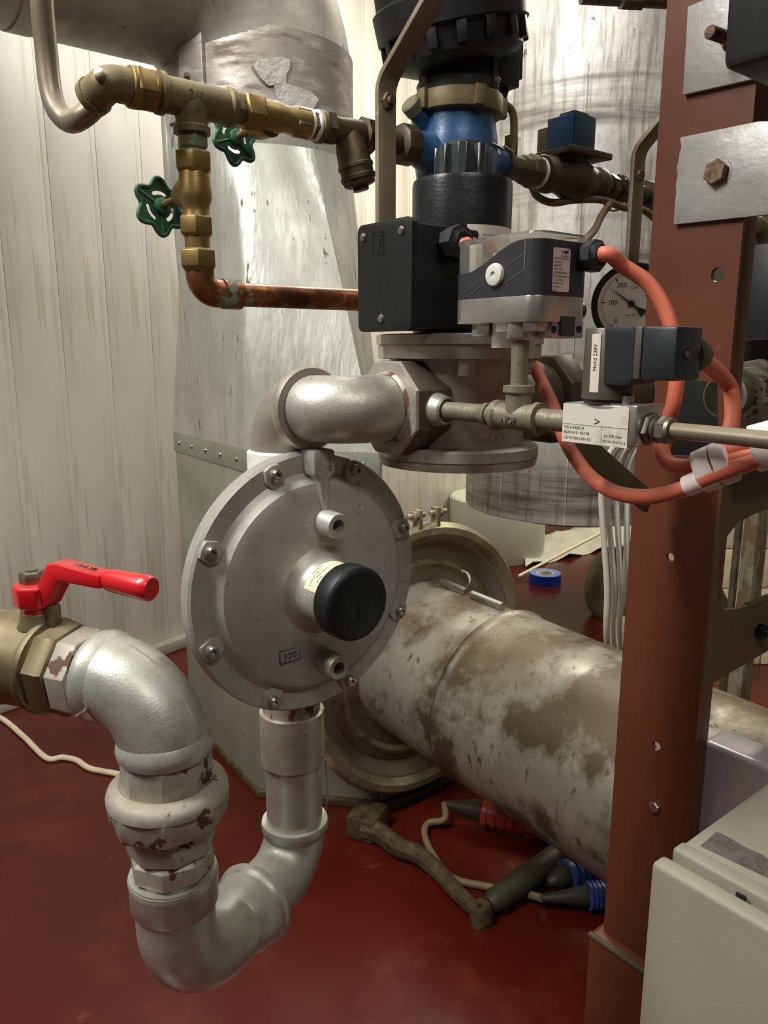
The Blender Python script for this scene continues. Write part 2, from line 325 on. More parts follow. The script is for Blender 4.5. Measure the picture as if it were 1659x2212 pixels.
M['ptfe'] = Mt('white_thread_tape', '#E6E6DE', .6, 0, [dict(c='#C4C2B4', s=30, st=(1, 1, 4), lo=.55, hi=.65, amt=.6)], (90, .4, .001))
M['greenw'] = Mt('green_handwheel_paint', '#2A5A40', .4, 0, [dict(c='#4C7A5E', s=20, lo=.45, hi=.7, amt=.5), dict(c='#5C8464', s=14, lo=.3, hi=.75, up=.4, amt=.6, r=.7)], (120, .08, .0004))
M['blue'] = Mt('blue_pump_paint', '#21466A', .33, .1, [dict(c='#335E80', s=10, lo=.42, hi=.66, amt=.6), dict(c='#5A6D6A', s=14, lo=.3, hi=.75, up=.35, amt=.6, r=.7)], (70, .25, .0015))
M['bluebox'] = Mt('blue_coil_box', '#1F4E78', .5, 0, [dict(c='#173B5C', s=12, lo=.45, hi=.66, amt=.6)], (200, .1, .0005))
M['bluegrey'] = Mt('dark_blue_coil_cover', '#1E3440', .45, 0, [dict(c='#2C4A56', s=20, lo=.45, hi=.66, amt=.6)])
M['khaki'] = Mt('khaki_plate', '#6F6A50', .6, 0, [dict(c='#5E593F', s=14, lo=.45, hi=.66, amt=.6)])
M['cable'] = Mt('tan_dusty_cable', '#6E5A3C', .6, 0, [dict(c='#8A7654', s=14, lo=.3, hi=.75, up=.3, amt=.8, r=.85)], (200, .1, .0004))
M['wire'] = Mt('white_cable_sheath', '#D6D2C6', .45, 0, [dict(c='#BDB8A8', s=6, lo=.45, hi=.66, amt=.5)])
M['cordc'] = Mt('cream_floor_cable', '#D8CBAA', .5, 0, [dict(c='#B9A884', s=14, lo=.5, hi=.66, amt=.6)])
M['floor'] = Mt('red_painted_floor', '#50160D', .25, 0, [dict(c='#47110A', s=1.6, lo=.4, hi=.66, amt=.7), dict(c='#70301C', s=4.5, d=8, lo=.54, hi=.72, amt=.45, r=.36), dict(c='#8A4C34', s=9, d=9, lo=.67, hi=.72, amt=.4, r=.5), dict(c='#2E0D08', s=60, d=3, lo=.76, hi=.78, amt=.8)], [(14, .12, .004), (90, .04, .001)], spec=.38)
M['wall'] = Mt('off_white_wall_panel', '#CFCBBE', .45, 0, [dict(c='#B9B5A6', s=1.6, lo=.42, hi=.66, amt=.5), dict(c='#B4AC94', s=9, st=(5, 5, .22), lo=.58, hi=.66, amt=.7), dict(c='#6A6253', s=15, d=6, st=(2.2, 2.2, .6), lo=.74, hi=.77, amt=.8)], (30, .1, .002))
M['seam'] = Mt('pale_panel_joint', '#B9B4A4', .6)
M['ceil'] = Mt('matt_white_ceiling', '#C6C2B6', .8, 0, [dict(c='#B4AFA2', s=3, lo=.45, hi=.66, amt=.5)])
M['sidewall'] = Mt('grey_painted_side_wall', '#7E7A70', .7, 0, [dict(c='#6E6A60', s=2, lo=.45, hi=.66, amt=.5)])
M['white'] = Mt('smooth_white_drum', '#CFD0C0', .45, 0, [dict(c='#BDBEAE', s=3, lo=.45, hi=.66, amt=.5)])
M['sheet'] = Mt('dirty_white_film', '#C9C8B8', .5, 0, [dict(c='#A6A594', s=5, lo=.45, hi=.66, amt=.6), dict(c='#4E4B42', s=30, lo=.7, hi=.73, amt=.9)], (20, .3, .006))
M['bluet'] = Mt('blue_tape', '#123CC0', .35, 0, [dict(c='#0D2C9A', s=20, lo=.45, hi=.66, amt=.5)])
M['bluetop'] = Mt('pale_blue_tape_side', '#7C8CCB', .4)
M['cab'] = Mt('grey_structured_enamel', '#9C9887', .5, 0, [dict(c='#918A78', s=5, lo=.42, hi=.66, amt=.6), dict(c='#8C7F62', s=40, lo=.7, hi=.74, amt=.7)], [(260, .5, .0009), (90, .2, .001)])
M['lav'] = Mt('pale_lilac_steel', '#B9B0B4', .35, .35, [dict(c='#A39A9E', s=5, lo=.42, hi=.66, amt=.6), dict(c='#5A5052', s=60, lo=.74, hi=.76, amt=.8)], (300, .1, .0004))
M['nameplate'] = Mt('worn_grey_nameplate', '#77706A', .5, .3, [dict(c='#5A544E', s=40, d=8, lo=.48, hi=.6, amt=.7), dict(c='#B5AEA4', s=70, lo=.66, hi=.7, amt=.7)])
M['castiron'] = Mt('rusty_cast_iron', '#4A3C28', .6, .35, [dict(c='#6B5C40', s=20, lo=.45, hi=.65, amt=.8), dict(c='#2C2216', s=40, d=8, lo=.56, hi=.66, amt=.8)], (140, .6, .002))
M['dkrubber'] = Mt('dirty_black_rubber', '#2E2A1C', .55, 0, [dict(c='#453E28', s=14, lo=.45, hi=.66, amt=.6)], (150, .3, .0008))
M['redplug'] = Mt('red_plug_plastic', '#A8331F', .4, 0, [dict(c='#8A2A1A', s=20, lo=.45, hi=.66, amt=.5)])
M['blueplug'] = Mt('blue_plug_plastic', '#2F4C8C', .4, 0, [dict(c='#5A6E9C', s=20, lo=.5, hi=.66, amt=.5)])
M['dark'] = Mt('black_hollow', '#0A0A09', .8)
M['dial'] = Mt('white_gauge_face', '#EFEDDE', .5)
M['darkgreen'] = Mt('dark_green_machine_paint', '#22281E', .35, .2, [dict(c='#303A2A', s=10, lo=.45, hi=.66, amt=.6)], (60, .15, .001))
M['darkbox'] = Mt('near_black_housing', '#0E0E0C', .5, 0, [dict(c='#181713', s=10, lo=.45, hi=.66, amt=.6)], (200, .15, .0006))
M['peel'] = Mt('peeling_paint_post', '#8C8570', .6, 0, [dict(c='#6A5636', s=12, d=9, st=(1, 1, .5), lo=.48, hi=.54, amt=.9, r=.8)], (60, .4, .002))
M['concrete'] = Mt('pale_cream_block', '#D6CBA2', .8, 0, [dict(c='#B5A87E', s=9, lo=.5, hi=.66, amt=.7)], (40, .3, .004))
M['paper'] = Mt('torn_silver_tape', '#C2BCB4', .35, .4, [dict(c='#9E968C', s=20, lo=.45, hi=.66, amt=.6)], (50, .6, .004))
def clear():
    m = bpy.data.materials.new('clear_plastic'); m.use_nodes = True; b = m.node_tree.nodes['Principled BSDF']
    b.inputs['Base Color'].default_value = (.93, .93, .88, 1); b.inputs['Roughness'].default_value = .06
    b.inputs['Transmission Weight'].default_value = .95; b.inputs['IOR'].default_value = 1.3; return m
M['clear'] = clear()
exec_parts = []
# ================================================================== setting
WF = Frame((-1.31, 2.43, 0), (.629, .777, 0), (-.777, .629, 0), Z)
wfa = math.atan2(.777, .629)
fl = MB(); fl.box(Frame((0, 0, 0), (1, 0, 0), (0, 1, 0), Z), -2.7, 3.2, -2.3, 7.6, -.05, 0); struct('floor', fl, M['floor'])
cl = MB(); cl.box(Frame((0, 0, 0), (1, 0, 0), (0, 1, 0), Z), -2.7, 3.2, -2.3, 7.6, 3.1, 3.15); struct('ceiling', cl, M['ceil'])
I3 = Frame((0, 0, 0), (1, 0, 0), (0, 1, 0), Z)
for nm, b in (('wall_left', (-2.42, -2.32, -2.3, 1.3)), ('wall_right', (2.9, 3.0, -2.3, 7.6)), ('wall_front', (-2.42, 3.0, -2.3, -2.2))):
    m = MB(); m.box(I3, *b, 0, 3.1); struct(nm, m, M['sidewall'])
wb = MB(); wb.box(WF, -1.65, 6.3, .02, .10, 0, 3.1)
wall = struct('wall_back', wb, M['seam'])
proto = [None, None]
for i in range(44):
    x = -1.62+.178*i
    for j, (x0, x1, t) in enumerate(((0, .1570, 0.0), (.1572, .1778, .0012))):
        nm = ('wall_panel', 'joint_strip')[j]
        if i == 0:
            m = MB(); m.box(Frame((0, 0, 0), WF.x, WF.y, Z), x0, x1, t, .0199, 0.0, 3.099)
            o = part(nm, m, M['wall'], None, bevel=.0015, origin=Vector((0, 0, 0))); proto[j] = o
        else: o = proto[j].copy(); COL.objects.link(o)
        o.parent = wall; o.location = WF(x, 0, 0)-WM[wall.name].translation
m = MB(); m.box(WF, -1.6, 6.2, -.05, -.0005, .0, .045); struct('trim_1', m, M['cab'], bevel=.004)
# lamp housings out of view; the tank one goes with the added lamp
for i, (x, y, a) in enumerate(((-1.15, .25, 90), (.55, -.9, 0), (.15, 2.75, 0), (1.9, 3.6, 0), (.75, 1.35, 0))):
    f = Frame((x, y, 3.0), ang=R(a)); t = thing('unseen_light', ['long white ceiling light over the left side', 'white ceiling light behind the viewer', 'white ceiling light over the grooved wall', 'white ceiling light over the far right corner', 'added unseen light brightening the front of the silver clad tank'][i], 'lamp', f.o, R(a))
    b = MB(); b.box(f, -.62, .62, -.05, .05, .02, .0995); part('housing', b, M['white'], t, bevel=.004)

# ---- stack, its base and the flue
def loft(mb, loops):
    n = len(loops[0]); vs = [p for l in loops for p in l]; fs = []
    for i in range(len(loops)-1):
        for k in range(n):
            k2 = (k+1) % n; fs.append((i*n+k, i*n+k2, (i+1)*n+k2, (i+1)*n+k))
    fs.append(tuple(range(n))); fs.append(tuple((len(loops)-1)*n+k for k in range(n)))
    return mb.add(vs, fs)
P0, P1, P2 = (-.64, 2.33), (-.345, 1.90), (-.01, 1.84)
POLY = [P0, P1, P2, (.0, 2.38), (-.28, 2.62), (-.62, 2.52)]
SCN = Vector((-.333, 2.22, 0)); SR = .243
def onpoly(poly, c, n):
    out = []
    for k in range(n):
        a = 2*math.pi*k/n; d = (math.cos(a), math.sin(a)); best = None
        for i in range(len(poly)):
            p = poly[i]; q = poly[(i+1) % len(poly)]; ex, ey = q[0]-p[0], q[1]-p[1]
            den = d[0]*ey-d[1]*ex
            if abs(den) < 1e-9: continue
            t = ((p[0]-c[0])*ey-(p[1]-c[1])*ex)/den; s_ = ((p[0]-c[0])*d[1]-(p[1]-c[1])*d[0])/den
            if t > 0 and -1e-6 <= s_ <= 1+1e-6: best = (c[0]+d[0]*t, c[1]+d[1]*t)
        out.append(best)
    return out
stack = thing('flue_stack', 'tall galvanised stack tapering from a square base to a round neck', 'flue', (SCN.x, SCN.y, 0))
m = MB(); NN = 144; pl = onpoly(POLY, SCN, NN)
ci = [(SCN.x+SR*math.cos(2*math.pi*k/NN), SCN.y+SR*math.sin(2*math.pi*k/NN)) for k in range(NN)]
loops = []
for i in range(13):
    t = i/12; z = .955+(1.68-.955)*t
    loops.append([Vector((pl[k][0]*(1-t)+ci[k][0]*t, pl[k][1]*(1-t)+ci[k][1]*t, z)) for k in range(NN)])
loft(m, loops); part('transition', m, M['galv'], stack, sm=30)
m = MB(); m.lathe(SCN+Z*1.675, Z, [(0, SR-.004), (.03, SR), (.2, SR+.002)], 72); part('neck', m, M['galv'], stack)
m = MB()
m.sweep(fillet([SCN+Z*1.87, SCN+Z*2.13, SCN+Z*2.13-B*.55], .252, 16), SR+.004, 72); part('elbow', m, M['topduct'], stack)
m = MB(); m.lathe(SCN+Z*1.745, Z, [(0, SR+.002), (0, SR+.008), (.19, SR+.008), (.19, SR+.002)], 72, closed=True)
band = part('collar_band', m, M['galvdark'], stack, label='soot brown collar band')
# overlap strap with its clamp bolt, facing the viewer's left
an = math.atan2(-.93, -.37)
def cyf(ang, r, z): return Frame((SCN.x+math.cos(ang)*r, SCN.y+math.sin(ang)*r, z), (-math.sin(ang), math.cos(ang), 0), (-math.cos(ang), -math.sin(ang), 0), Z)
f = cyf(R(-118), SR+.009, 1.735)
m = MB(); m.box(f, -.036, .036, -.010, .02, .0, .222); part('strap', m, M['galvdark'], stack, bevel=.002, label='dark rusty overlap strap')
m = MB(); m.lathe(f(.0, -.012, .07), -f.y, [(0, .012), (.012, .012)], 6).cyl(f(-.01, -.02, .055), f(.02, -.045, .085), .007); part('bolt', m, M['rustbolt'], stack)
f = cyf(R(-146), SR+.012, 1.46)
m = MB(); m.box(f, -.02, .012, -.006, .02, .08, .33); part('edge_strip', m, M['galv'], stack, bevel=.003)
f = cyf(R(-66), SR+.0095, 1.775)
m = MB()
for (x0, z0, s_, r_) in ((-.03, .06, .05, .3), (.018, .0, .06, -.2)):
    pts = [(x0+s_*math.cos(a+r_)*(.8+.25*math.sin(a*3)), z0+s_*math.sin(a+r_)*(.75+.2*math.cos(a*2))) for a in [2*math.pi*k/14 for k in range(14)]]
    m.prism(pts, Frame(f.o, f.x, Z, f.y), -.003-.001, .02)
part('foil_patch', m, M['paper'], stack, label='crumpled silver foil tape patch')
# horizontal duct leaving to the left
m = MB(); o0 = SCN+Z*2.13
m.sweep([o0-B*.50, o0-B*2.1], SR+.001, 64)
d = thing('overhead_duct', 'broad dull grey duct running off to the left under the ceiling', 'duct', o0-B*.5)
part('duct_body', m, M['topduct'], d)
m = MB(); m.lathe(o0-B*.55, -B, [(0, SR), (0, SR+.006), (.05, SR+.006), (.05, SR)], 64, closed=True); part('seam_band', m, M['topduct'], d)
# base box
base = thing('flue_housing', 'grey green riveted base box with a large round clamp ring on its side', 'housing', (SCN.x, SCN.y, 0))
def inset(k): return [(SCN.x+(p[0]-SCN.x)*k, SCN.y+(p[1]-SCN.y)*k) for p in POLY]
m = MB(); m.prism(inset(.985), I3, .0, .95); part('housing', m, M['basebox'], base, bevel=.006)
m = MB(); m.prism(inset(1.0), I3, .895, .957); rim = part('rim_band', m, M['galvdark'] if 0 else M['basebox'], base, bevel=.002)
m = MB(); m.prism(inset(1.03), I3, .0, .022); part('foot_rim', m, M['castiron'], base, bevel=.003, label='rusty foot rim along the floor')
m = MB()
for (pa, pb, n_) in ((P0, P1, 5), (P1, P2, 4)):
    for k in range(n_):
        t = (k+.5)/n_; p = Vector((pa[0]+(pb[0]-pa[0])*t, pa[1]+(pb[1]-pa[1])*t, .925)); q = (p-Vector((SCN.x, SCN.y, .925))); q.z = 0; q.normalize()
        rv = MB(); rv.ball(p+q*.0, .007, 12); part('rivet', rv, M['bolt'], base)
# saddle under the round connection
S0 = Vector((P2[0], P2[1], 0))
m = MB(); m.box(AB(S0), -.15, .0, .005, .42, .0, .46); part('saddle', m, M['basebox'], base, bevel=.006)
m = MB(); m.box(AB(S0), .0005, .028, .0, .44, .0, .02); part('saddle_foot', m, M['castiron'], base, bevel=.003)
# drum + clamp ring + cover + large duct along A
DC = Vector((.045, 1.975, .408))+A*.115-B*.01; DC.z = .408; Ax = (A+Vector((0, 0, -.045))).normalized()
drum = base
m = MB(); m.lathe(DC-A*.42, A, [(0, .335), (.37, .335), (.402, .335), (.402, .325), (.37, .325), (.36, .01)], 72); part('shell', m, M['basebox'], drum)
m = MB(); m.lathe(DC-A*.01, A, [(-.02, .325), (-.022, .352), (-.012, .362), (.008, .364), (.022, .352), (.022, .335), (.006, .318), (-.02, .31)], 80, closed=True); part('clamp_ring', m, M['ring'], drum)
m = MB(); m.lathe(DC-A*.02, A, [(-.008, .02), (-.006, .27), (-.012, .285), (-.006, .300), (.016, .314), (.018, .322), (.010, .326), (-.018, .31), (-.020, .02)], 72, closed=True); part('cover_dish', m, M['cover'], drum)
m = MB(); m.lathe(DC-A*.03, A, [(-.01, .235), (.004, .240), (.011, .252), (.004, .264), (-.01, .268)], 64, closed=True); part('pressed_bead', m, M['ring'], drum)
for s_ in (-1, 1):
    c = DC+Z*.372+B*(.03*s_)-A*.002
    m = MB(); m.box(AB(c), -.012, .012, -.006, .006, -.02, .03); m.cyl(c+A*.0-B*.02*s_+Z*.015, c+B*.035*s_+Z*.015, .007, 12); m.nut(c+Z*.015, B*s_, .006, .018, .014); part('clamp_lug', m, M['ring'], drum, bevel=.001)
duct = thing('flue_duct', 'thick silver flue duct with brown stains sloping across behind the post', 'duct', DC+Ax*.0-Z*.2)
DR = .205
m = MB(); m.lathe(DC-Ax*.09, Ax, [(0, DR), (.335, DR), (.340, DR+.004), (.343, DR-.003), (.36, DR-.003)], 80); part('duct_section', m, M['duct'], duct)
m = MB(); m.lathe(DC+Ax*.255, Ax, [(0, DR-.004), (.0015, DR+.009), (.006, DR+.012), (.012, DR+.008), (.022, DR+.006), (.028, DR+.006), (.84, DR+.007), (.845, DR)], 80); part('duct_section', m, M['duct'], duct)
m = MB(); m.lathe(DC+Ax*.98, Ax, [(0, DR+.003), (.1, DR+.012), (1.2, DR+.012)], 80); part('duct_section', m, M['duct'], duct)
up_ = (Z-Ax*Z.dot(Ax)).normalized(); rt = Ax.cross(up_)
def onduct(t, ang, h): 
    rr = up_*math.cos(ang)+rt*math.sin(ang); return DC+Ax*t+rr*(DR+h)
for k, (t0, t1) in enumerate(((.015, .105), (.125, .225))):
    m = MB(); m.sweep([onduct(t0, R(-8), .008), onduct(t1, R(-8), .008)], .011, 14); part('latch_tube', m, M['bolt'], duct, label='bright rolled latch tube')
m = MB(); m.sweep(smoothpath([onduct(.1, R(-8), .012), onduct(.11, R(-8), .035), onduct(.09, R(-10), .05), onduct(.07, R(-10), .052)]), .004, 8); part('latch_pin', m, M['steel'], duct)

# ---- insulated tank and things far behind
TC = Vector((.755, 3.06, .585))
t = thing('insulated_tank', 'large hanging tank in wrinkled silver cladding with a dark soot belt', 'tank', TC)
m = MB(); m.lathe(TC, Z, [(0, .36), (.0, .418), (.006, .422), (1.6, .41), (2.4, .40)], 80); part('cladding', m, M['foil'], t)
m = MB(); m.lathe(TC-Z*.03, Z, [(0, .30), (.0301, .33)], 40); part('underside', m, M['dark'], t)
m = MB(); m.box(AB(TC), -.12, .12, .35, 1.1, .7, .8); part('wall_bracket', m, M['steel'], t)
for k in range(4):
    a = R(-140+k*34)
    m = MB(); c = TC+Vector((math.cos(a)*.4235, math.sin(a)*.4235, 0)); m.box(Frame(c, (-math.sin(a), math.cos(a), 0), (math.cos(a), math.sin(a), 0), Z), -.002, .002, -.003, .0015, .003, 1.5); part('cladding_seam', m, M['foil'], t)
c = hitz(1085, 1222); c = Vector((c.x, c.y+.0, 0))
m = MB(); m.lathe(c+Vector((0, .25, 0)), Z, [(0, .275), (.01, .28), (.35, .28), (.36, .27)], 64); solo('floor_drum', m, M['white'], 'plain white round drum standing on the floor beneath the hanging tank', 'drum')
c = hitz(1177, 1258)
t = thing('tape_roll', 'flat bright blue tape roll lying on the red floor', 'tape roll', c)
m = MB(); m.lathe(c, Z, [(0, .045), (0, .083), (.05, .083), (.05, .045)], 40, closed=True); part('tape', m, M['bluet'], t)
m = MB(); m.lathe(c+Z*.0505, Z, [(0, .045), (0, .08), (.003, .08), (.003, .045)], 40, closed=True); part('paper_side', m, M['bluetop'], t)
m = MB(); m.lathe(c, Z, [(0, .038), (0, .0445), (.052, .0445), (.052, .038)], 30, closed=True); part('core', m, M['cream'], t)
# plastic film heap
random.seed(4)
m = MB(); q0 = hitz(1135, 1228); q1 = hitz(1370, 1175); fv = []; nx, ny = 16, 6
for i in range(nx+1):
    for j in range(ny+1):
        p = q0.lerp(q1, i/nx)+Vector((.12, .95, 0))*(j/ny)*.55
        z = .012+.10*math.sin(math.pi*j/ny)*(.5+.7*i/nx)+.02*math.sin(i*1.3+j*2)
        fv.append(Vector((p.x, p.y, max(z, .004))))
ff = [(i*(ny+1)+j, i*(ny+1)+j+1, (i+1)*(ny+1)+j+1, (i+1)*(ny+1)+j) for i in range(nx) for j in range(ny)]
n0 = len(fv); fv2 = fv+[v-Z*.003 for v in fv]; ff2 = ff+[tuple(reversed([k+n0 for k in f_])) for f_ in ff]
m.add(fv2, ff2); solo('plastic_film', m, M['sheet'], 'crumpled dirty white plastic film on the floor beside the white drum', 'film', sm=60)
m = MB(); m.sweep([hitz(1120, 1245, .02), hitz(1300, 1150, .16)], .009, 10); solo('thin_rod', m, M['cream'], 'thin cream rod lying aslant over the white film', 'rod')
m = MB()
m.sweep(smoothpath([hitz(1318, 1330), hitz(1290, 1300, .06), hitz(1288, 1260, .14), hitz(1305, 1215, .2), hitz(1345, 1200, .22)]), [.05]*33, 14)
m.v = [v for v in m.v]; solo('sack', m, M['khaki'], 'small drab sack slumped behind the hanging white cables', 'sack')
# white cables hanging to the left of the post
for i, (x0, x1, bend_) in enumerate(((1300, 1318, -3), (1310, 1332, 8), (1334, 1346, -6), (1358, 1342, 4))):
    D = 1.70+.022*i
    pts = [W(x0+60, 930, D), W(x0+14, 985, D), W(x0-1, 1060, D), W(x0+(x1-x0)*.36+bend_*.3, 1180, D), W(x0+(x1-x0)*.68+bend_*.2, 1280, D), W(x1, 1385, D)+Vector((0, .03, 0)), W(x1+3, 1500, D+.2)]
    e = pts[-1].copy(); e.z = .0; pts.append(e)
    m = MB(); m.sweep(smoothpath(pts), .0068, 10)
    solo('hanging_cable', m, M['wire'], ['leftmost white cable of the bundle hanging left of the post', 'second white cable from the left hanging beside the post', 'third white cable from the left hanging beside the post', 'white cable hanging closest to the left edge of the post'][i], 'cable', 'white cables hanging by the post')
# cream floor cable lower left
pp = [(-60, 1530), (0, 1550), (50, 1590), (100, 1637), (135, 1636), (165, 1642), (195, 1660), (255, 1672), (330, 1690), (420, 1660)]
m = MB(); m.sweep(smoothpath([hitz(x, y, .008) for x, y in pp]), .0085, 10); solo('floor_cable', m, M['cordc'], 'wavy cream cable lying on the red floor at the left', 'cable')
# ================================================================== lower left gas line
nX = Vector((.92, -.39, 0)).normalized()            # ball valve axis, toward the elbow
V1 = Vector((-.181, .582, 0)); V2 = Vector((-.097, .748, 0))
zE = .930
E0 = Vector((V1.x, V1.y, zE))-nX*.062              # entry face of the first elbow
RP = .0362
bv = thing('ball_valve', 'nickel plated brass ball valve with a red lever on the left', 'valve', E0-nX*.08-Z*.045)
m = MB()
m.lathe(E0, -nX, [(.028, .034), (.029, .0395), (.033, .0415), (.048, .0410), (.051, .039), (.053, .036)], 8, rot=R(14))
m.lathe(E0, -nX, [(.050, .036), (.052, .0415), (.055, .0425), (.059, .0415), (.061, .0395), (.066, .0392), (.098, .0405), (.102, .042), (.108, .042), (.110, .040), (.165, .040), (.20, .037), (.24, .033), (.245, .038), (.30, .038), (.34, .036)], 40)
part('valve_body', m, M['nickel'], bv)
hp = E0-nX*.066; hf = Frame(hp, nX, Z.cross(nX), Z)
m = MB(); m.lathe(hf(0, 0, .035), Z, [(0, .019), (.006, .0155), (.014, .0145), (.014, .012), (.02, .012)], 28); m.box(hf, .013, .021, -.006, .006, .030, .056); part('stem_neck', m, M['nickel'], bv, bevel=.001)
m = MB()
pf = Frame(hf(0, 0, 0), hf.x, hf.z, hf.y*-1)
hub = MB(); hub.lathe(hf(0, 0, .046), Z, [(0, .0140), (.008, .0145), (.009, .0185), (.026, .0195), (.028, .017)], 8, rot=R(22)); 
lev = part('lever', hub, M['red'], bv, bevel=.0015, label='red coated lever')
m = MB(); m.prism([(.006, .052), (.018, .056), (.027, .069), (.036, .0815), (.080, .0800), (.080, .0915), (.034, .0965), (.024, .095), (.011, .074), (.0, .073)], pf, -.0095, .0095); part('lever_arm', m, M['red'], lev, bevel=.002)
text('lettering', 'CIM 30', .008, lambda x, y, q: hf(.057+x, -y*-1, .0942-.04*(x+.0)*1.9+q), M['steel'], lev, .0004)
m = MB(); g0 = hf(.076, 0, .0865); gd = (nX-Z*.06).normalized(); m.lathe(g0, gd, [(0, .0068), (.008, .0092), (.040, .0106), (.0475, .0102), (.049, .009)], 28); part('lever_grip', m, M['red'], lev)
m = MB(); m.nut(hf(-.003, 0, .073), Z, 0, .011, .0105, rot=.4); m.cyl(hf(-.003, 0, .08), hf(-.003, 0, .0855), .005, 16); part('stem_nut', m, M['steel'], bv)
# cast lettering on the valve body
def cyltext(o, d, up, r, t, ang):   # text wraps round axis d at radius r, reading along d
    d = Vector(d).normalized(); u = Vector(up); u = (u-d*u.dot(d)).normalized(); w_ = d.cross(u)
    def f(x, y, z):
        a = ang-y/r; rr = r+z; return Vector(o)+d*(t+x)+u*(math.cos(a)*rr)+w_*(math.sin(a)*rr)
    return f
def side_ang(o, d, extra=0.0):
    d = Vector(d).normalized(); u = (Z-d*Z.dot(d)).normalized(); w_ = d.cross(u)
    c = Vector((0, 0, H))-Vector(o); return math.atan2(c.dot(w_), c.dot(u))+extra
a0 = R(96)
text('lettering', 'CIM VALVE', .0085, cyltext(E0, nX, Z, .0405, -.086-.020, a0), M['nickel'], bv, .0009)
text('lettering', 'DN 1A', .0085, cyltext(E0, nX, Z, .0405, -.086-.016, a0+R(15)), M['nickel'], bv, .0009)

nip = MB(); nip.cyl(E0-nX*.034, E0+nX*.004, .030, 28); nip.lathe(E0, -nX, [(.004, .034), (.006, .0385), (.026, .0385), (.029, .034)], 8, rot=R(14))
solo('pipe_nipple', nip, M['chip'], 'narrow octagonal nipple between the brass ball valve and the large elbow', 'fitting', bevel=.0006)
def elbow(name, label, pts, rad, r, beads, mat, group=None, n=36, b=.0035, bw=.011, seam=False, taper=None):
    t = thing(name, label, 'elbow', Vector(pts[0]) if pts[0][2] < pts[-1][2] else Vector(pts[-1]), group=group)
    path = fillet(pts, rad, 18); m = MB()
    m.sweep(path, r, n); o = part('elbow_body', m, mat, t)
    d0 = (Vector(pts[1])-Vector(pts[0])).normalized(); d1 = (Vector(pts[-1])-Vector(pts[-2])).normalized()
    for k, (e, d, nm) in enumerate(((Vector(pts[0]), d0, 0), (Vector(pts[-1]), -d1, 1))):
        if beads[k]:
            m = MB(); m.lathe(e, d, [(-.001, r*.8), (-.001, r+b*.7), (bw*.3, r+b), (bw*.8, r+b*.8), (bw+.004, r-.0005)], n); part('collar', m, mat, t)
    if seam:
        mid = path; nn = (Vector(pts[1])-Vector(pts[0])).cross(Vector(pts[-1])-Vector(pts[-2])).normalized()
        sp_ = []
        for i, p in enumerate(path):
            tt = (path[min(i+1, len(path)-1)]-path[max(i-1, 0)]).normalized(); q = tt.cross(nn)
            if q.dot(p-Vector(pts[1])*1.0 if 0 else (p-(Vector(pts[0])+Vector(pts[-1]))/2)) < 0: q = -q
            sp_.append(p+q.normalized()*(r*.999))
        m = MB(); m.sweep(sp_, .0011, 6); part('casting_seam', m, mat, t)
    return t
t = elbow('pipe_elbow', 'large silver painted elbow from the ball valve down to the union', [E0, Vector((V1.x, V1.y, zE)), Vector((V1.x, V1.y, .876))], .0535, RP, (1, 1), M['alu'], seam=True)
# raised cast mark on the elbow
cm = Vector((V1.x, V1.y, zE))-nX*.052+Z*-.012
sd = Vector((-nX.y, nX.x, 0)); sd = sd if sd.y < 0 else -sd
m = MB(); fr = Frame(cm+sd*(RP-.0012), nX, Z, sd); m.sweep(smoothpath([fr(-.006, .003, 0), fr(-.002, .008, .0), fr(.004, .007, 0), (fr(.006, .001, 0)), fr(.001, -.003, 0), fr(-.006, -.008, 0)], 6), .0012, 6); part('cast_mark', m, M['alu'], t)
def on(v, z): return Vector((v.x, v.y, z))
m = MB(); m.lathe(on(V1, .845), Z, [(0, .033), (.0, .0375), (.028, .0375), (.0295, .0345), (.033, .034)], 8, rot=R(10)); m.cyl(on(V1, .84), on(V1, .880), .030, 24)
un = thing('pipe_union', 'large octagonal silver union with chipped paint below the elbow', 'union', on(V1, .765))
part('upper_hex', m, M['chip'], un, bevel=.0006)
m = MB(); m.lathe(on(V1, .812), Z, [(0, .042), (.002, .0475), (.005, .0495), (.026, .0505), (.028, .049)], 8, rot=R(12)); part('union_nut', m, M['chip'], un, bevel=.001)
m = MB(); m.lathe(on(V1, .836), Z, [(0, .0500), (.004, .0500), (.008, .0485), (.012, .045), (.014, .0395), (.012, .036)], 40); part('nut_shoulder', m, M['chip'], un)
m = MB(); m.lathe(on(V1, .786), Z, [(0, .033), (.002, .0365), (.024, .0365), (.027, .034)], 8, rot=R(20)); m.cyl(on(V1, .78), on(V1, .85), .031, 24); part('lower_hex', m, M['chip'], un, bevel=.0006)
m = MB(); m.lathe(on(V1, .764), Z, [(0, .031), (.001, .0335), (.004, .0355), (.018, .0355), (.021, .032)], 8, rot=R(2)); m.cyl(on(V1, .752), on(V1, .786), .0305, 24)
solo('pipe_nipple', m, M['chip'], 'octagonal silver nipple between the union and the bottom bend', 'fitting', bevel=.0006)
hd = (V2-V1); hd.z = 0; DL = hd.length; hd.normalize(); zB = .650
c1 = on(V1, zB); jn = c1+hd*(DL*.60)
t = elbow('pipe_elbow', 'large silver bend at the very bottom of the pipe loop', [on(V1, .762), c1, jn], .062, .0338, (1, 1), M['alu'], seam=False, b=.0042, bw=.013)
m = MB(); m.lathe(on(V1, .762), -Z, [(0, .034), (.001, .0375), (.028, .037), (.033, .0335)], 36); part('socket', m, M['alu'], t)
m = MB(); m.lathe(jn+hd*.002, -hd, [(0, .034), (.0005, .0415), (.004, .0430), (.009, .0420), (.012, .0390), (.028, .0375), (.038, .0335)], 40); part('socket', m, M['alu'], t)
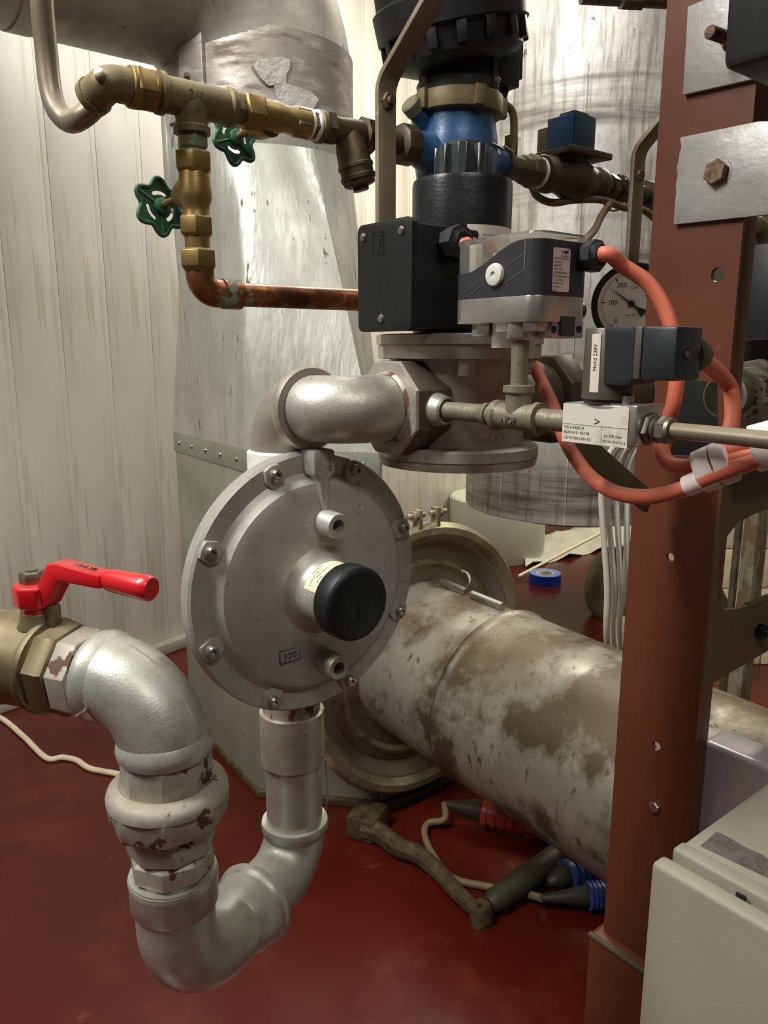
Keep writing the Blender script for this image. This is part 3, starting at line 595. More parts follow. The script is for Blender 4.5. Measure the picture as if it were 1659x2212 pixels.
elbow('pipe_elbow', 'small silver elbow turning up into the vertical pipe below the regulator', [jn-hd*.004, on(V2, zB), on(V2, .700)], .043, .0325, (0, 1), M['alu'], b=.004)
m = MB(); m.cyl(on(V2, .693), on(V2, .79), .0300, 32); p = solo('vertical_pipe', m, M['alu'], 'short silver vertical pipe between the coupling and the small elbow', 'pipe')
m = MB(); m.lathe(on(V2, .772), Z, [(0, .030), (.0, .0338), (.057, .0338), (.058, .0318), (.058, .030)], 36); solo('pipe_coupling', m, M['alu_dirty'], 'stained silver coupling sleeve on the vertical pipe under the regulator', 'coupling')
m = MB(); m.cyl(on(V2, .828), on(V2, .885), .0300, 32); solo('pipe_nipple', m, M['rustpipe'], 'rust flecked pipe end between coupling and regulator', 'fitting')
m = MB(); c = on(V2, .700); m.sweep(smoothpath([c+A*.02+B*.028+Z*.07, c+B*.036+A*.01+Z*.03, c+B*.044+Z*.01, c+B*.040-Z*.006]), .0007, 6); solo('loose_wire', m, M['bolt'], 'thin loose wire curling off the vertical pipe', 'wire')

# ================================================================== regulator
GC = on(V2, .980)+A*.045-B*.004
rg = thing('gas_regulator', 'round grey die cast gas regulator with black cap and eight rim screws', 'regulator', on(V2, .86))
gf = Frame(GC, B, Z, A)      # x right-far, y up, z toward the viewer's right
m = MB(); m.lathe(GC, A, [(-.012, .03), (-.012, .122), (-.010, .1265), (.0035, .1268), (.006, .1245), (.0062, .108), (.009, .1035), (.0155, .0985), (.019, .088), (.022, .05), (.024, .02)], 96)
shell = part('diaphragm_shell', m, M['cast'], rg, sm=30)
m = MB(); m.lathe(GC, A, [(-.045, .03), (-.043, .07), (-.022, .112), (-.0125, .118)], 64); part('rear_shell', m, M['cast'], rg)
m = MB(); m.cyl(on(V2, .872), on(V2, 1.085), .0355, 32); m.lathe(on(V2, .872), Z, [(0, .033), (.001, .038), (.02, .038), (.022, .034)], 8); part('valve_body', m, M['cast'], rg)
bc = gf(.0, -.002, 0)
m = MB(); m.lathe(bc, A, [(.018, .048), (.022, .043), (.027, .0345), (.034, .0305), (.046, .0300), (.074, .0298)], 56); part('boss', m, M['cast'], rg)
m = MB(); m.lathe(bc, A, [(.058, .0300), (.058, .0335), (.060, .0342), (.076, .0340), (.0785, .0325), (.0800, .029), (.0802, .01)], 64); cap = part('cap', m, M['blackp'], rg, label='black screw cap')
fc = Frame(bc+A*.010, B, Z, A)
m = MB(); m.box(fc, -.0009, .0011, -.014, .001, .0695, .0708); part('slot', m, M['dark'], cap)
m = MB(); m.sweep(smoothpath([fc(.006, .0075, .0705), fc(.010, .011, .0705), (fc(.018, .0115, .0705)), fc(.0245, .009, .0705), fc(.0255, .002, .0705), fc(.022, -.003, .0705), fc(.019, -.002, .0705), fc(.0195, .002, .0705), fc(.0185, .005, .0705), fc(.013, .0045, .0705), fc(.006, .0075, .0705)], 4), .00035, 5); part('moulded_mark', m, M['pumpgrey'], cap)
# curved sticker on the boss
def bosslab(r0, r1, t0, t1, a0, a1, n=24):
    vs = []; fs = []
    for k in range(n+1):
        a = a0+(a1-a0)*k/n; d = gf.x*math.cos(a)+gf.y*math.sin(a)
        vs += [bc+A*t0+d*r0, bc+A*t1+d*r0, bc+A*t1+d*r1, bc+A*t0+d*r1]
    for k in range(n):
        b = 4*k
        for i in range(4): fs.append((b+i, b+(i+1) % 4, b+4+(i+1) % 4, b+4+i))
    fs += [(0, 1, 2, 3), (4*n+3, 4*n+2, 4*n+1, 4*n)]
    mb = MB(); return mb.add(vs, fs)
lab = part('sticker', bosslab(.0296, .0306, .0355, .0578, R(62), R(160)), M['cream'], rg, label='cream printed sticker')
def bmap(a_mid, t, r):
    def f(x, y, z):
        a = a_mid-x/r; d = gf.x*math.cos(a)+gf.y*math.sin(a); return bc+A*(t-y)+d*(r+z)
    return f
text('print', 'OPREG', .0042, bmap(R(92), .0535, .0308), M['ink'], lab)
for k, s_ in enumerate(('AZZURRA', 'p max 500 mbar', 'SERIE 320 TA', 'EN 334')):
    text('print', s_, .0026, bmap(R(122+(k % 2)*14), .0385+.0042*k, .0308), M['ink'], lab)
# screws with small lugs
for k in range(8):
    a = R(20+45*k); px, py = math.cos(a)*.1155, math.sin(a)*.1155
    lf = Frame(gf(px, py, .0045), gf.x*math.cos(a)+gf.y*math.sin(a), gf.y*math.cos(a)-gf.x*math.sin(a), gf.z)
    lg = MB(); lg.prism([(.0085, -.008), (.010, 0), (.0085, .008), (-.003, .011), (-.012, .006), (-.012, -.006), (-.003, -.011)], lf, -.004, .0052); lo = part('screw_lug', lg, M['cast'], rg, bevel=.0012)
    s_ = MB(); s_.lathe(lf(.001, 0, .005), gf.z, [(0, .0062), (.0045, .0058), (.0058, .0042), (.0058, .0026), (.003, .0026), (.003, .0001)], 20); part('screw', s_, M['bolt'], lo)
# threaded ports
def port(x, y, L, label):
    c = gf(x, y, 0); m = MB(); m.lathe(c, A, [(.015, .0145), (.019, .0125), (L-.002, .0118), (L, .0108), (L, .0062), (L-.015, .0056), (L-.0151, .0001)], 32); o = part('threaded_port', m, M['cast'], rg, label=label)
    m = MB(); m.lathe(c, A, [(L-.0148, .0052), (L-.0143, .0001)], 20); part('bore', m, M['dark'], o)
port(.006, .062, .042, 'open threaded port with a dark bore near the top'); port(.006, -.077, .040, 'open threaded port with a dark bore at the bottom')
m = MB(); m.prism([(-.0115, .130), (.0125, .130), (.0125, .108), (.0065, .103), (.005, .072), (-.002, .072), (-.005, .103), (-.0115, .108)], gf.at(.004, 0, 0), .0, .024); vb = part('vent_block', m, M['cast'], rg, bevel=.003)
text('lettering', 'VENT', .0068, lambda x, y, z: gf.at(.004, 0, 0)(.0050+y, .119-x, .0242+z), M['bolt'], vb, .0008)
m = MB()
for (x0, x1, y0, y1) in ((0, .022, 0, .0006), (0, .022, .0124, .013), (0, .0006, 0, .013), (.0214, .022, 0, .013)):
    m.box(Frame(gf(-.047, -.0655, 0), gf.x, gf.y+gf.x*.0, gf.z), x0, x1, y0, y1, .0190, .0212)
st = part('stamp_frame', m, M['inkblue'], rg, label='blue ink stamp frame')
text('stamp_text', '320', .0085, lambda x, y, z: gf(-.036+x, -.0593+y, .0213+z), M['inkblue'], st, 0.0, sx=1.15)

# ================================================================== upper elbows to the gas valve
zM = 1.146
m = MB(); m.lathe(on(V2, 1.072), Z, [(0, .032), (0, .0368), (.030, .0368), (.032, .034)], 36); solo('thread_tape', m, M['ptfe'], 'white thread tape wound round the pipe on top of the regulator', 'tape')
k1 = on(V2, zM)
elbow('pipe_elbow', 'silver grey elbow rising behind the top of the round regulator', [on(V2, 1.098), k1, k1+A*.050], .046, .0335, (0, 1), M['castbody'], b=.005, bw=.012)
k2 = k1+A*.086
elbow('pipe_elbow', 'stained silver curved pipe leading into the gas valve', [k1+A*.046, k2, k2+B*.115], .0395, .0305, (0, 0), M['alu_dirty'])
ML = k2                       # main line runs along B through this point
VC = ML+B*.150                # gas valve centre
gv = thing('gas_valve', 'silver flanged gas valve body below the black solenoid coil', 'valve', on(VC, 1.088))
m = MB(); m.cyl(on(VC, 1.10), on(VC, 1.20), .0655, 64); part('valve_body', m, M['castbody'], gv)
m = MB(); m.lathe(on(VC, 1.087), Z, [(0, .072), (.001, .0785), (.008, .080), (.0085, .0788), (.0095, .0788), (.010, .0805), (.019, .080), (.021, .077)], 72); part('lower_flange', m, M['castbody'], gv)
m = MB(); m.lathe(on(VC, 1.190), Z, [(0, .076), (.001, .0795), (.0125, .080), (.0128, .0788), (.0137, .0788), (.014, .0815), (.0225, .0815), (.0235, .079)], 72); part('upper_flange', m, M['castbody'], gv)
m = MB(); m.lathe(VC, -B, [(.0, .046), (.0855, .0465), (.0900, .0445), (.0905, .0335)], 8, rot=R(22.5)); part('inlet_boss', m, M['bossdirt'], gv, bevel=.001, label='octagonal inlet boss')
m = MB(); m.lathe(VC, B, [(.0, .046), (.084, .0465), (.088, .0445), (.0885, .033)], 8, rot=R(22.5)); part('outlet_boss', m, M['darkcast'], gv, bevel=.001)
m = MB(); m.lathe(VC, -B, [(.0890, .0330), (.0890, .0462), (.0915, .0450), (.0915, .0340)], 8, rot=R(22.5), closed=True); part('boss_face', m, M['castbody'], gv, label='pale worn octagonal rim')
m = MB(); m.lathe(VC, -B, [(.0895, .030), (.0895, .0345), (.0925, .0335), (.0945, .031), (.093, .030)], 40, closed=True); part('inlet_rim', m, M['rustpipe'], gv)
BP = ML+B*.083                # bypass line starts here, along A
m = MB(); m.lathe(BP, A, [(.030, .019), (.046, .0145), (.055, .0125), (.0565, .0105), (.053, .0088)], 32); part('bypass_boss', m, M['castbody'], gv)
for zz, hh in ((1.19, .0),):
    for k in range(3):
        a = R(-150+60*k); m = MB(); c = on(VC, 1.176)+Vector((math.cos(a)*.069, math.sin(a)*.069, 0)); m.cyl(c, c+Z*.016, .0085, 16); part('flange_rib', m, M['castbody'], gv)
def vtext(s_, size, ang, z, e=.0007):
    r0 = .0655
    def f(x, y, q):
        a = ang+x/r0; return on(VC, z+y)+Vector((math.cos(a), math.sin(a), 0))*(r0+q)
    text('lettering', s_, size, f, M['castbody'], gv, e)
vtext('410 AC2', .0085, R(-66), 1.118); vtext('GKI', .009, R(-72), 1.141); vtext('<', .012, R(-57), 1.168); vtext('0J', .006, R(-68), 1.129)
# outlet side, dark octagonal nuts and pipe on to the right
m = MB(); m.cyl(VC+B*.08, VC+B*.19, .0335, 32); m.lathe(VC, B, [(.118, .036), (.120, .049), (.124, .051), (.150, .051), (.154, .049), (.155, .036)], 8, rot=R(22.5)); m.lathe(VC, B, [(.095, .034), (.096, .041), (.116, .041), (.117, .034)], 32)
solo('union_nut', m, M['darkcast'], 'dark grimy octagonal nut on the outlet side of the gas valve', 'nut', bevel=.0008)
m = MB(); m.cyl(VC+B*.155, VC+B*.30, .030, 28); solo('outlet_pipe', m, M['darkcast'], 'dark main pipe running on behind the small solenoid coil', 'pipe')

# ---- coil, gear cap, terminal box
coil = thing('solenoid_coil', 'glossy black cylindrical coil with a ribbed grey cap on the gas valve', 'coil', on(VC, 1.2135))
m = MB(); m.lathe(on(VC, 1.2137), Z, [(0, .0455), (.01, .0472), (.135, .0472), (.139, .0462), (.1395, .044)], 64); part('coil_body', m, M['blackg'], coil)
g = [( .0235*(1+.13*(1 if math.cos(8*a) > 0.05 else -1)*min(1, abs(math.cos(8*a))*3))*math.cos(a), .0235*(1+.13*(1 if math.cos(8*a) > 0.05 else -1)*min(1, abs(math.cos(8*a))*3))*math.sin(a)) for a in [2*math.pi*k/112+.2 for k in range(112)]]
m = MB(); m.prism(g, AB(on(VC, 1.353)), 0, .030); part('ribbed_cap', m, M['gear'], coil, bevel=.0006, seg=1)
m = MB(); m.lathe(on(VC, 1.383), Z, [(0, .021), (.003, .0205), (.0045, .016)], 8); part('cap_top', m, M['gear'], coil)
def coilmap(ang, z, r0=.0478):
    def f(x, y, q):
        a = ang+x/r0; return on(VC, z+y)+Vector((math.cos(a), math.sin(a), 0))*(r0+q)
    return f
def curved_label(f, w_, h_, th=.0004, n=14):
    vs = []; fs = []
    for k in range(n+1):
        x = -w_/2+w_*k/n; vs += [f(x, -h_/2, -th), f(x, h_/2, -th), f(x, h_/2, th*.5), f(x, -h_/2, th*.5)]
    for k in range(n):
        for i in range(4): fs.append((4*k+i, 4*k+(i+1) % 4, 4*k+4+(i+1) % 4, 4*k+4+i))
    fs += [(0, 1, 2, 3), (4*n+3, 4*n+2, 4*n+1, 4*n)]
    mb = MB(); return mb.add(vs, fs)
lab = part('sticker', curved_label(coilmap(R(-52), 1.289, .0474), .062, .040), M['label'], coil, label='white printed sticker')
cf = coilmap(R(-52), 1.30, .04775)
text('print', 'D - 49018 OSNABRUCK, GERMANY', .0028, lambda x, y, q: cf(x, y, q), M['ink'], lab)
m = MB(); vs = curved_label(lambda x, y, q: cf(x, y-.003, q), .058, .0004, .0002); part('print_line', vs, M['ink'], lab)
text('print', 'VG 50 R02NT31', .0046, lambda x, y, q: cf(x-.009, y-.0075, q), M['ink'], lab)
# terminal box
bx = thing('terminal_box', 'square black terminal box with a screwed cover on the gas valve', 'box', on(VC, 1.216), TH)
bf = AB(on(VC, 0))
m = MB(); m.box(bf, -.027, .043, -.094, .0, 1.2165, 1.304); m.box(bf, -.036, -.026, -.085, -.06, 1.255, 1.285); part('housing', m, M['blackp'], bx, bevel=.002)
cf2 = Frame(bf(0, -.094, 0), A, Z, B*-1)
m = MB(); m.prism(rrect(-.031, .045, 1.2150, 1.3085, .007), cf2, 0, .0065); cv = part('cover', m, M['blackp'], bx, bevel=.0012)
for (x, y) in ((-.022, 1.298), (.032, 1.298), (.004, 1.2265)):
    s_ = MB(); s_.lathe(cf2(x, y, .0060), -B, [(0, .0052), (.0008, .0052)], 20); part('screw_recess', s_, M['dark'], cv)
    s_ = MB(); s_.lathe(cf2(x, y, .0066), -B, [(0, .0036), (.0012, .0034), (.0018, .002)], 18); s_.box(Frame(cf2(x, y, .0082), A, Z, B*-1), -.003, .003, -.0005, .0005, 0, .0006); part('cover_screw', s_, M['bolt'], cv)
m = MB()
for (x0, x1, y0, y1) in ((-.0085, .0075, 1.3, 1.3006), (-.0085, .0075, 1.281, 1.2816), (-.0085, -.0079, 1.281, 1.3), (.0069, .0075, 1.281, 1.3)): m.box(cf2, x0, x1, y0, y1, .006, .0069)
m.prism([(-.004, 1.2985), (.006, 1.2985), (.0, 1.2825), (-.002, 1.2825), (.003, 1.297), (-.004, 1.297)], cf2, .006, .0069); part('emblem', m, M['blackp'], cv)
gl = bf(.043, -.058, 1.2885)
m = MB(); m.lathe(gl, A, [(-.002, .0135), (.008, .0135), (.008, .012), (.009, .0155), (.018, .0155), (.019, .012), (.021, .0095), (.021, .006)], 8); g1 = part('cable_gland', m, M['darkbox'], bx)
text_n = None
# ================================================================== bypass line, tee, pressure switch
def bp(s, b=0.0, z=0.0): return BP+A*s+B*b+Z*z
m = MB(); m.cyl(bp(.046), bp(.122), .0080, 20); m.lathe(bp(0), A, [(.10, .008), (.103, .0095), (.108, .0095)], 20); solo('bypass_pipe', m, M['galvpipe'], 'short dusty tube from the gas valve boss to the small tee', 'pipe')
t = thing('pipe_tee', 'small galvanised tee joining the bypass tube and the upright tube', 'tee', bp(.139, 0, -.012))
m = MB(); m.lathe(bp(0), A, [(.114, .0085), (.115, .0125), (.120, .0128), (.122, .0108), (.156, .0108), (.158, .0128), (.163, .0125), (.164, .0085)], 28); m.lathe(bp(.139), Z, [(.0, .0105), (.018, .0105), (.020, .0128), (.025, .0125), (.0255, .0085)], 28); part('tee_body', m, M['galvpipe'], t)
text('lettering', 'NOP', .008, lambda x, y, q: bp(.139+x, -.0108-q, y-.002), M['galvpipe'], t, .0007)
m = MB(); m.cyl(bp(.160), bp(.198), .0085, 20); solo('bypass_pipe', m, M['galvpipe'], 'stubby dirt caked tube between the small tee and the solenoid block', 'pipe')
m = MB(); m.cyl(bp(.139, 0, .02), bp(.139, 0, .062), .0070, 20); solo('upright_tube', m, M['galvpipe'], 'short upright tube rising from the tee to the pressure switch', 'pipe')
PP = bp(.139); PS = AB((PP.x, PP.y, 0))
ps = thing('pressure_switch', 'grey pressure switch with clear dome and white button', 'switch', PS(0, 0, 1.205), TH)
def plan(x0, x1, y0, y1, r): return rrect(x0, x1, y0, y1, r, 6)
m = MB(); m.nut(PS(0, 0, 1.2065), Z, 0, .015, .0125, rot=.5); m.box(PS, -.02, .022, -.008, .03, 1.213, 1.2215); m.box(PS, -.055, -.035, .0, .03, 1.210, 1.2215); m.box(PS, -.034, -.010, .002, .03, 1.2, 1.2215); m.box(PS, .002, .0245, .008, .047, 1.208, 1.2215); part('underside_block', m, M['satin'], ps, bevel=.0012)
m = MB(); m.prism(plan(-.066, .026, -.013, .051, .012), PS, 1.2200, 1.2395); al = part('aluminium_base', m, M['satin'], ps, bevel=.0008, label='satin aluminium base')
for (b, z) in ((.010, 1.2145), (.041, 1.2150)):
    m = MB(); m.lathe(PS(.0246, b, z), A, [(0, .003), (.0005, .003)], 16); part('screw_hole', m, M['dark'], al)
m = MB(); m.prism(plan(-.066, .026, -.013, .051, .012)[:1] and [(.0262, .016), (.0262, .033), (.0268, .033), (.0268, .016)], PS, 1.2095, 1.2245); part('recess', m, M['grey'], al)
def wave(a):
    t = min(1, max(0, (a+.052)/.062)); t = t*t*(3-2*t); return 1.2597+.0205*t
def sideloft(x0, x1, y0, y1, r, zf0, zf1):
    p = rrect(x0, x1, y0, y1, r, 6); q = []
    for i in range(len(p)):
        a = p[i]; b = p[(i+1) % len(p)]; n_ = max(1, int(math.hypot(a[0]-b[0], a[1]-b[1])/.004))
        q += [(a[0]+(b[0]-a[0])*k/n_, a[1]+(b[1]-a[1])*k/n_) for k in range(n_)]
    return q, [[PS(x, y, zf0(x)) for x, y in q], [PS(x, y, zf1(x)) for x, y in q]]
q, lp = sideloft(-.066, .026, -.013, .051, .012, lambda a: 1.2395, wave)
m = MB(); n_ = len(q); m.add([p for l in lp for p in l], [(k, (k+1) % n_, n_+(k+1) % n_, n_+k) for k in range(n_)]+[tuple(range(n_))])
# inner ledge ring on top
q2, lp2 = sideloft(-.0645, .0245, -.0115, .0495, .0105, wave, wave)
m.add([p for p in lp[1]]+[PS(x, y, wave(x)) for x, y in [(-.0645+(p[0]+.066)*(.089/.092), -.0115+(p[1]+.013)*(.061/.064)) for p in q]], [(k, (k+1) % n_, n_+(k+1) % n_, n_+k) for k in range(n_)])
m.prism([(x*.95-.001, y*.93+.0013) for x, y in plan(-.066, .026, -.013, .051, .012)], PS, 1.2395, 1.2560)
body = part('housing', m, M['grey'], ps, sm=45)
m = MB()
o1, l1 = sideloft(-.0652, .0252, -.0122, .0502, .0115, lambda a: wave(a)-.002, lambda a: 1.2850)
i1 = [(-.0634+(p[0]+.0652)*(.0868/.0904), -.0104+(p[1]+.0122)*(.0588/.0624)) for p in o1]; N1 = len(o1)
ox = [(-.0645+(p[0]+.0652)*(.089/.0904), -.0115+(p[1]+.0122)*(.061/.0624)) for p in o1]
vs = l1[0]+l1[1]+[PS(x, y, 1.2862) for x, y in ox]+[PS(x, y, wave(x)-.002) for x, y in i1]+[PS(x, y, 1.2846) for x, y in i1]
fs = []
for k in range(N1):
    k2 = (k+1) % N1
    fs += [(k, k2, N1+k2, N1+k), (N1+k, N1+k2, 2*N1+k2, 2*N1+k), (3*N1+k, 3*N1+k2, 4*N1+k2, 4*N1+k), (k, k2, 3*N1+k2, 3*N1+k)]
fs += [tuple(2*N1+k for k in range(N1)), tuple(4*N1+k for k in range(N1))]
m.add(vs, fs); dome = part('clear_dome', m, M['clear'], ps, sm=45, label='clear plastic dome lid')
m = MB(); m.box(PS, -.055, -.047, -.004, .004, 1.25, 1.282); m.box(PS, -.044, .018, .012, .044, 1.25, 1.276); part('inner_carrier', m, M['label'], ps, bevel=.001)
m = MB(); m.box(PS, -.036, -.010, -.006, .012, 1.25, 1.270); part('inner_switch', m, M['khaki'], ps, bevel=.001)
bc_ = hbc = PS(-.0245, -.013, 1.2580)
m = MB(); m.lathe(PS(-.0165, -.013, 1.2565), -B, [(0, .0088), (.0015, .0088), (.003, .0082), (.0035, .007), (.0035, .0026), (.0022, .0024), (.0022, .0001)], 32); part('button', m, M['white'], ps, label='round white plug button')
m = MB()
for (a_, b_) in (((-.053, 1.243), (-.036, 1.253)), ((-.044, 1.243), (-.030, 1.250)), ((-.006, 1.262), (.013, 1.270)), ((-.006, 1.250), (.013, 1.258)), ((.013, 1.258), (.013, 1.281))):
    m.sweep([PS(a_[0], -.0131, a_[1]), PS(b_[0], -.0131, b_[1])], .00035, 4)
part('moulded_lines', m, M['inkgrey'], body)
lf = Frame(PS(.0262, 0, 0), B, Z, A)
m = MB(); m.prism(rrect(.0035, .0235, 1.2425, 1.2745, .0018), lf, 0, .0004); lab = part('sticker', m, M['labelp'], ps, label='pinkish rating sticker')
def lt(s_, size, x, z, al='LEFT'): text('print', s_, size, lambda X, Y, q: lf(x+X, z+Y, .00055), M['ink'], lab, 0, al)
lt('krom', .0042, .0125, 1.2716); lt('schroder', .0024, .0125, 1.2688)
m = MB(); m.prism([(.0145, 1.2725), (.0185, 1.2728), (.0215, 1.2738), (.0185, 1.2705), (.0165, 1.2712)], lf, .0005, .0006); part('print', m, M['ink'], lab)
for k, s_ in enumerate(('D-49018 OSNABRUCK', 'DG50U-3', '84447350', 'E32A-4334', 'CE-0085AP0467', 'Pmax=600 mbar m=', 'T -15/+60C', 'U=250 VAC', 'I=10/2 A', 'IP 54')): lt(s_, .0024 if k else .0019, .0045, 1.2668-.0026*k)
gl2 = PS(.0262, .0415, 1.2700)
m = MB(); m.lathe(gl2, A, [(-.002, .010), (.003, .010), (.0035, .0125), (.012, .0125), (.013, .0105), (.016, .0085), (.016, .006)], 8, rot=.3); part('cable_gland', m, M['plug'], ps)

# ================================================================== solenoid valve on the bypass line
sv = thing('solenoid_valve', 'small solenoid valve block with grey coil and square black plug', 'valve', bp(.225, 0, -.014), TH)
SF = AB((BP.x, BP.y, 0))
m = MB(); m.box(SF, .196, .2500, -.015, .015, 1.1325, 1.1615); m.box(SF, .2495, .2585, -.015, .017, 1.1345, 1.1625); blk = part('valve_block', m, M['satin'], sv, bevel=.0015)
lf = Frame(SF(0, -.0153, 0), A, Z, B*-1)
prof = [(.1968, 1.1330), (.2525, 1.1330), (.2525, 1.1608), (.2465, 1.1612)]+[(.2465-.036*k/10, 1.1612-.0028*math.sin(math.pi*k/10)) for k in range(1, 10)]+[(.2105, 1.1612), (.1968, 1.1608)]
m = MB(); m.prism(prof, lf, .0, .0004); lab = part('sticker', m, M['label'], blk, label='white rating sticker')
def lt2(s_, size, x, z, al='LEFT'): text('print', s_, size, lambda X, Y, q: lf(x+X, z+Y, .00055), M['ink'], lab, 0, al)
lt2('VG 6-R02S1A', .0032, .1985, 1.1438); lt2('85201015 / F07.98', .0030, .1985, 1.1402); lt2('CE-93-0063-001-02', .0030, .1985, 1.1362)
lt2('pe: 500 mbar', .0028, .2335, 1.1402); lt2('EN 161 Kl.A Gr.2', .0026, .2325, 1.1362); lt2('>', .009, .2245, 1.149)
m = MB(); m.box(lf, .1975, .252, 1.1462, 1.1464, .0004, .0006); m.box(lf, .2312, .2314, 1.1345, 1.1462, .0004, .0006); part('print_rule', m, M['inkgrey'], lab)
m = MB(); c = SF(.2235, 0, 0); m.lathe(on(c, 1.1615), Z, [(0, .0165), (.003, .0165), (.0035, .0185), (.0515, .0178), (.0525, .017)], 48); part('coil_body', m, M['coilgrey'], sv)
cm_ = lambda x, y, q: on(c, 1.190+y)+Vector((math.cos(math.radians(222)+x/.0184), math.sin(math.radians(222)+x/.0184), 0))*(.0184+q)
m = curved_label(cm_, .007, .040, .0004, 5); lb = part('sticker', m, M['label'], sv, label='narrow white coil sticker')
text('print', 'Nord 230V', .004, lambda x, y, q: cm_(-y, x+.004, .0004), M['ink'], lb)
m = MB(); m.prism(rrect(.2275, .2535, 1.1755, 1.2145, .005), Frame(SF(0, .0, 0), A, Z, B*-1), -.013, .0165); part('plug_base', m, M['plug'], sv, bevel=.0015)
m = MB(); m.box(SF, .2535, .2590, -.0165, .0135, 1.1800, 1.2140); part('gasket', m, M['coilgrey'], sv, bevel=.0008)
m = MB(); m.box(SF, .2592, .2845, -.0165, .0150, 1.1795, 1.2140); pg = part('connector', m, M['plug'], sv, bevel=.0022, label='square black connector')
m = MB(); m.lathe(SF(.2845, -.004, 1.1965), A, [(-.001, .0040), (.0003, .0040)], 20); part('screw_well', m, M['dark'], pg)
m = MB(); m.lathe(SF(.2847, -.004, 1.1965), A, [(0, .0024), (.0008, .0022)], 14); part('connector_screw', m, M['steel'], pg)
m = MB(); m.lathe(SF(.272, .0145, 1.1955), B, [(0, .0145), (.008, .0140), (.012, .0120), (.020, .0100)], 10); part('cable_gland', m, M['dkrubber'], pg)
m = MB(); m.lathe(SF(.243, -.004, 1.1615), Z, [(0, .0042), (.0065, .0042), (.007, .003)], 18); m.box(SF, .235, .249, -.0125, .004, 1.1612, 1.1625); part('clamp_screw', m, M['bolt'], sv)
m = MB(); m.nut(bp(0), A, .2575, .2625, .0115, rot=.2); m.lathe(bp(0), A, [(.2625, .0075), (.266, .0092), (.2665, .0078)], 20); m.nut(bp(0), A, .2665, .2745, .0092, rot=.5); m.lathe(bp(0), A, [(.2740, .0088), (.2765, .0085), (.277, .0062)], 20); part('compression_fitting', m, M['steel'], sv)
m = MB(); m.sweep(smoothpath([bp(.272), bp(.30), bp(.36, .002, -.001), bp(.44, .004, -.003)]), .0056, 20); solo('thin_tube', m, M['tubemetal'], 'thin straight grey tube leaving the solenoid block to the right edge', 'tube')

# ================================================================== brass line
T0 = Vector((-.222, .962, 1.4796))
def rn(s, a=0, z=0): return T0+B*s+A*a+Z*z
bt = thing('brass_tee', 'large dusty bronze tee with branch pointing down', 'tee', on(T0, 1.44))
m = MB(); m.lathe(T0, B, [(-.040, .0165), (-.040, .0225), (-.034, .0228), (-.031, .0195), (.043, .0195), (.046, .0222), (.052, .0218), (.0525, .016)], 40); m.lathe(T0, -Z, [(.0, .0190), (.014, .0205), (.018, .0185), (.028, .0178), (.030, .0210), (.037, .0208), (.0375, .015)], 40); part('tee_body', m, M['bronze'], bt)
text('lettering', '3/4', .014, lambda x, y, q: rn(x-.002, .0192+q, y+.0), M['bronze'], bt, .0006)
un2 = thing('compression_nut', 'dusty brass compression nut left of the bronze tee', 'nut', rn(-.055, 0, -.02))
m = MB(); m.lathe(T0, B, [(-.069, .019), (-.068, .0245), (-.063, .0248), (-.061, .0238), (-.047, .0238), (-.045, .021)], 6, rot=.25); m.lathe(T0, B, [(-.049, .0195), (-.046, .0215), (-.043, .0195), (-.036, .018)], 32); m.lathe(T0, B, [(-.073, .018), (-.072, .0215), (-.067, .0215)], 36); part('nut_body', m, M['brass'], un2, bevel=.0008)
be = thing('brass_elbow', 'dusty bronze elbow joining the bent grey tube', 'elbow', rn(-.11, 0, -.03))
e1 = rn(-.070); e2 = rn(-.094, 0, .000); tdir = (W(155, 268, .885)-W(238, 190, .845)); tdir.normalize(); e3 = e2+tdir*.028
m = MB(); m.sweep(fillet([e1, e2, e3], .014, 12), .0185, 30); m.lathe(e3-tdir*.004, tdir, [(0, .0185), (.0, .0205), (.008, .020), (.009, .016)], 30); m.ball(e2+Vector((-.2, -1, .0)).normalized()*.0165, .0055, 14); part('elbow_body', m, M['bronze'], be)
m = MB(); m.ball(e2+Vector((-.25, -1, .25)).normalized()*.0185, .0055, 12, .5, Vector((-.25, -1, .25)).normalized()); part('solder_blob', m, M['ptfe'], be)
tb = [e3-tdir*.006, W(206, 226, .866), W(176, 254, .874), W(148, 262, .888), W(122, 235, .890), W(108, 185, .888), W(100, 110, .880), W(90, 0, .862), W(86, -120, .842)]
m = MB(); m.sweep(smoothpath(tb, 10), .0125, 24); solo('bent_tube', m, M['tubemetal'], 'dusty grey tube bent in a hook at the upper left', 'tube')
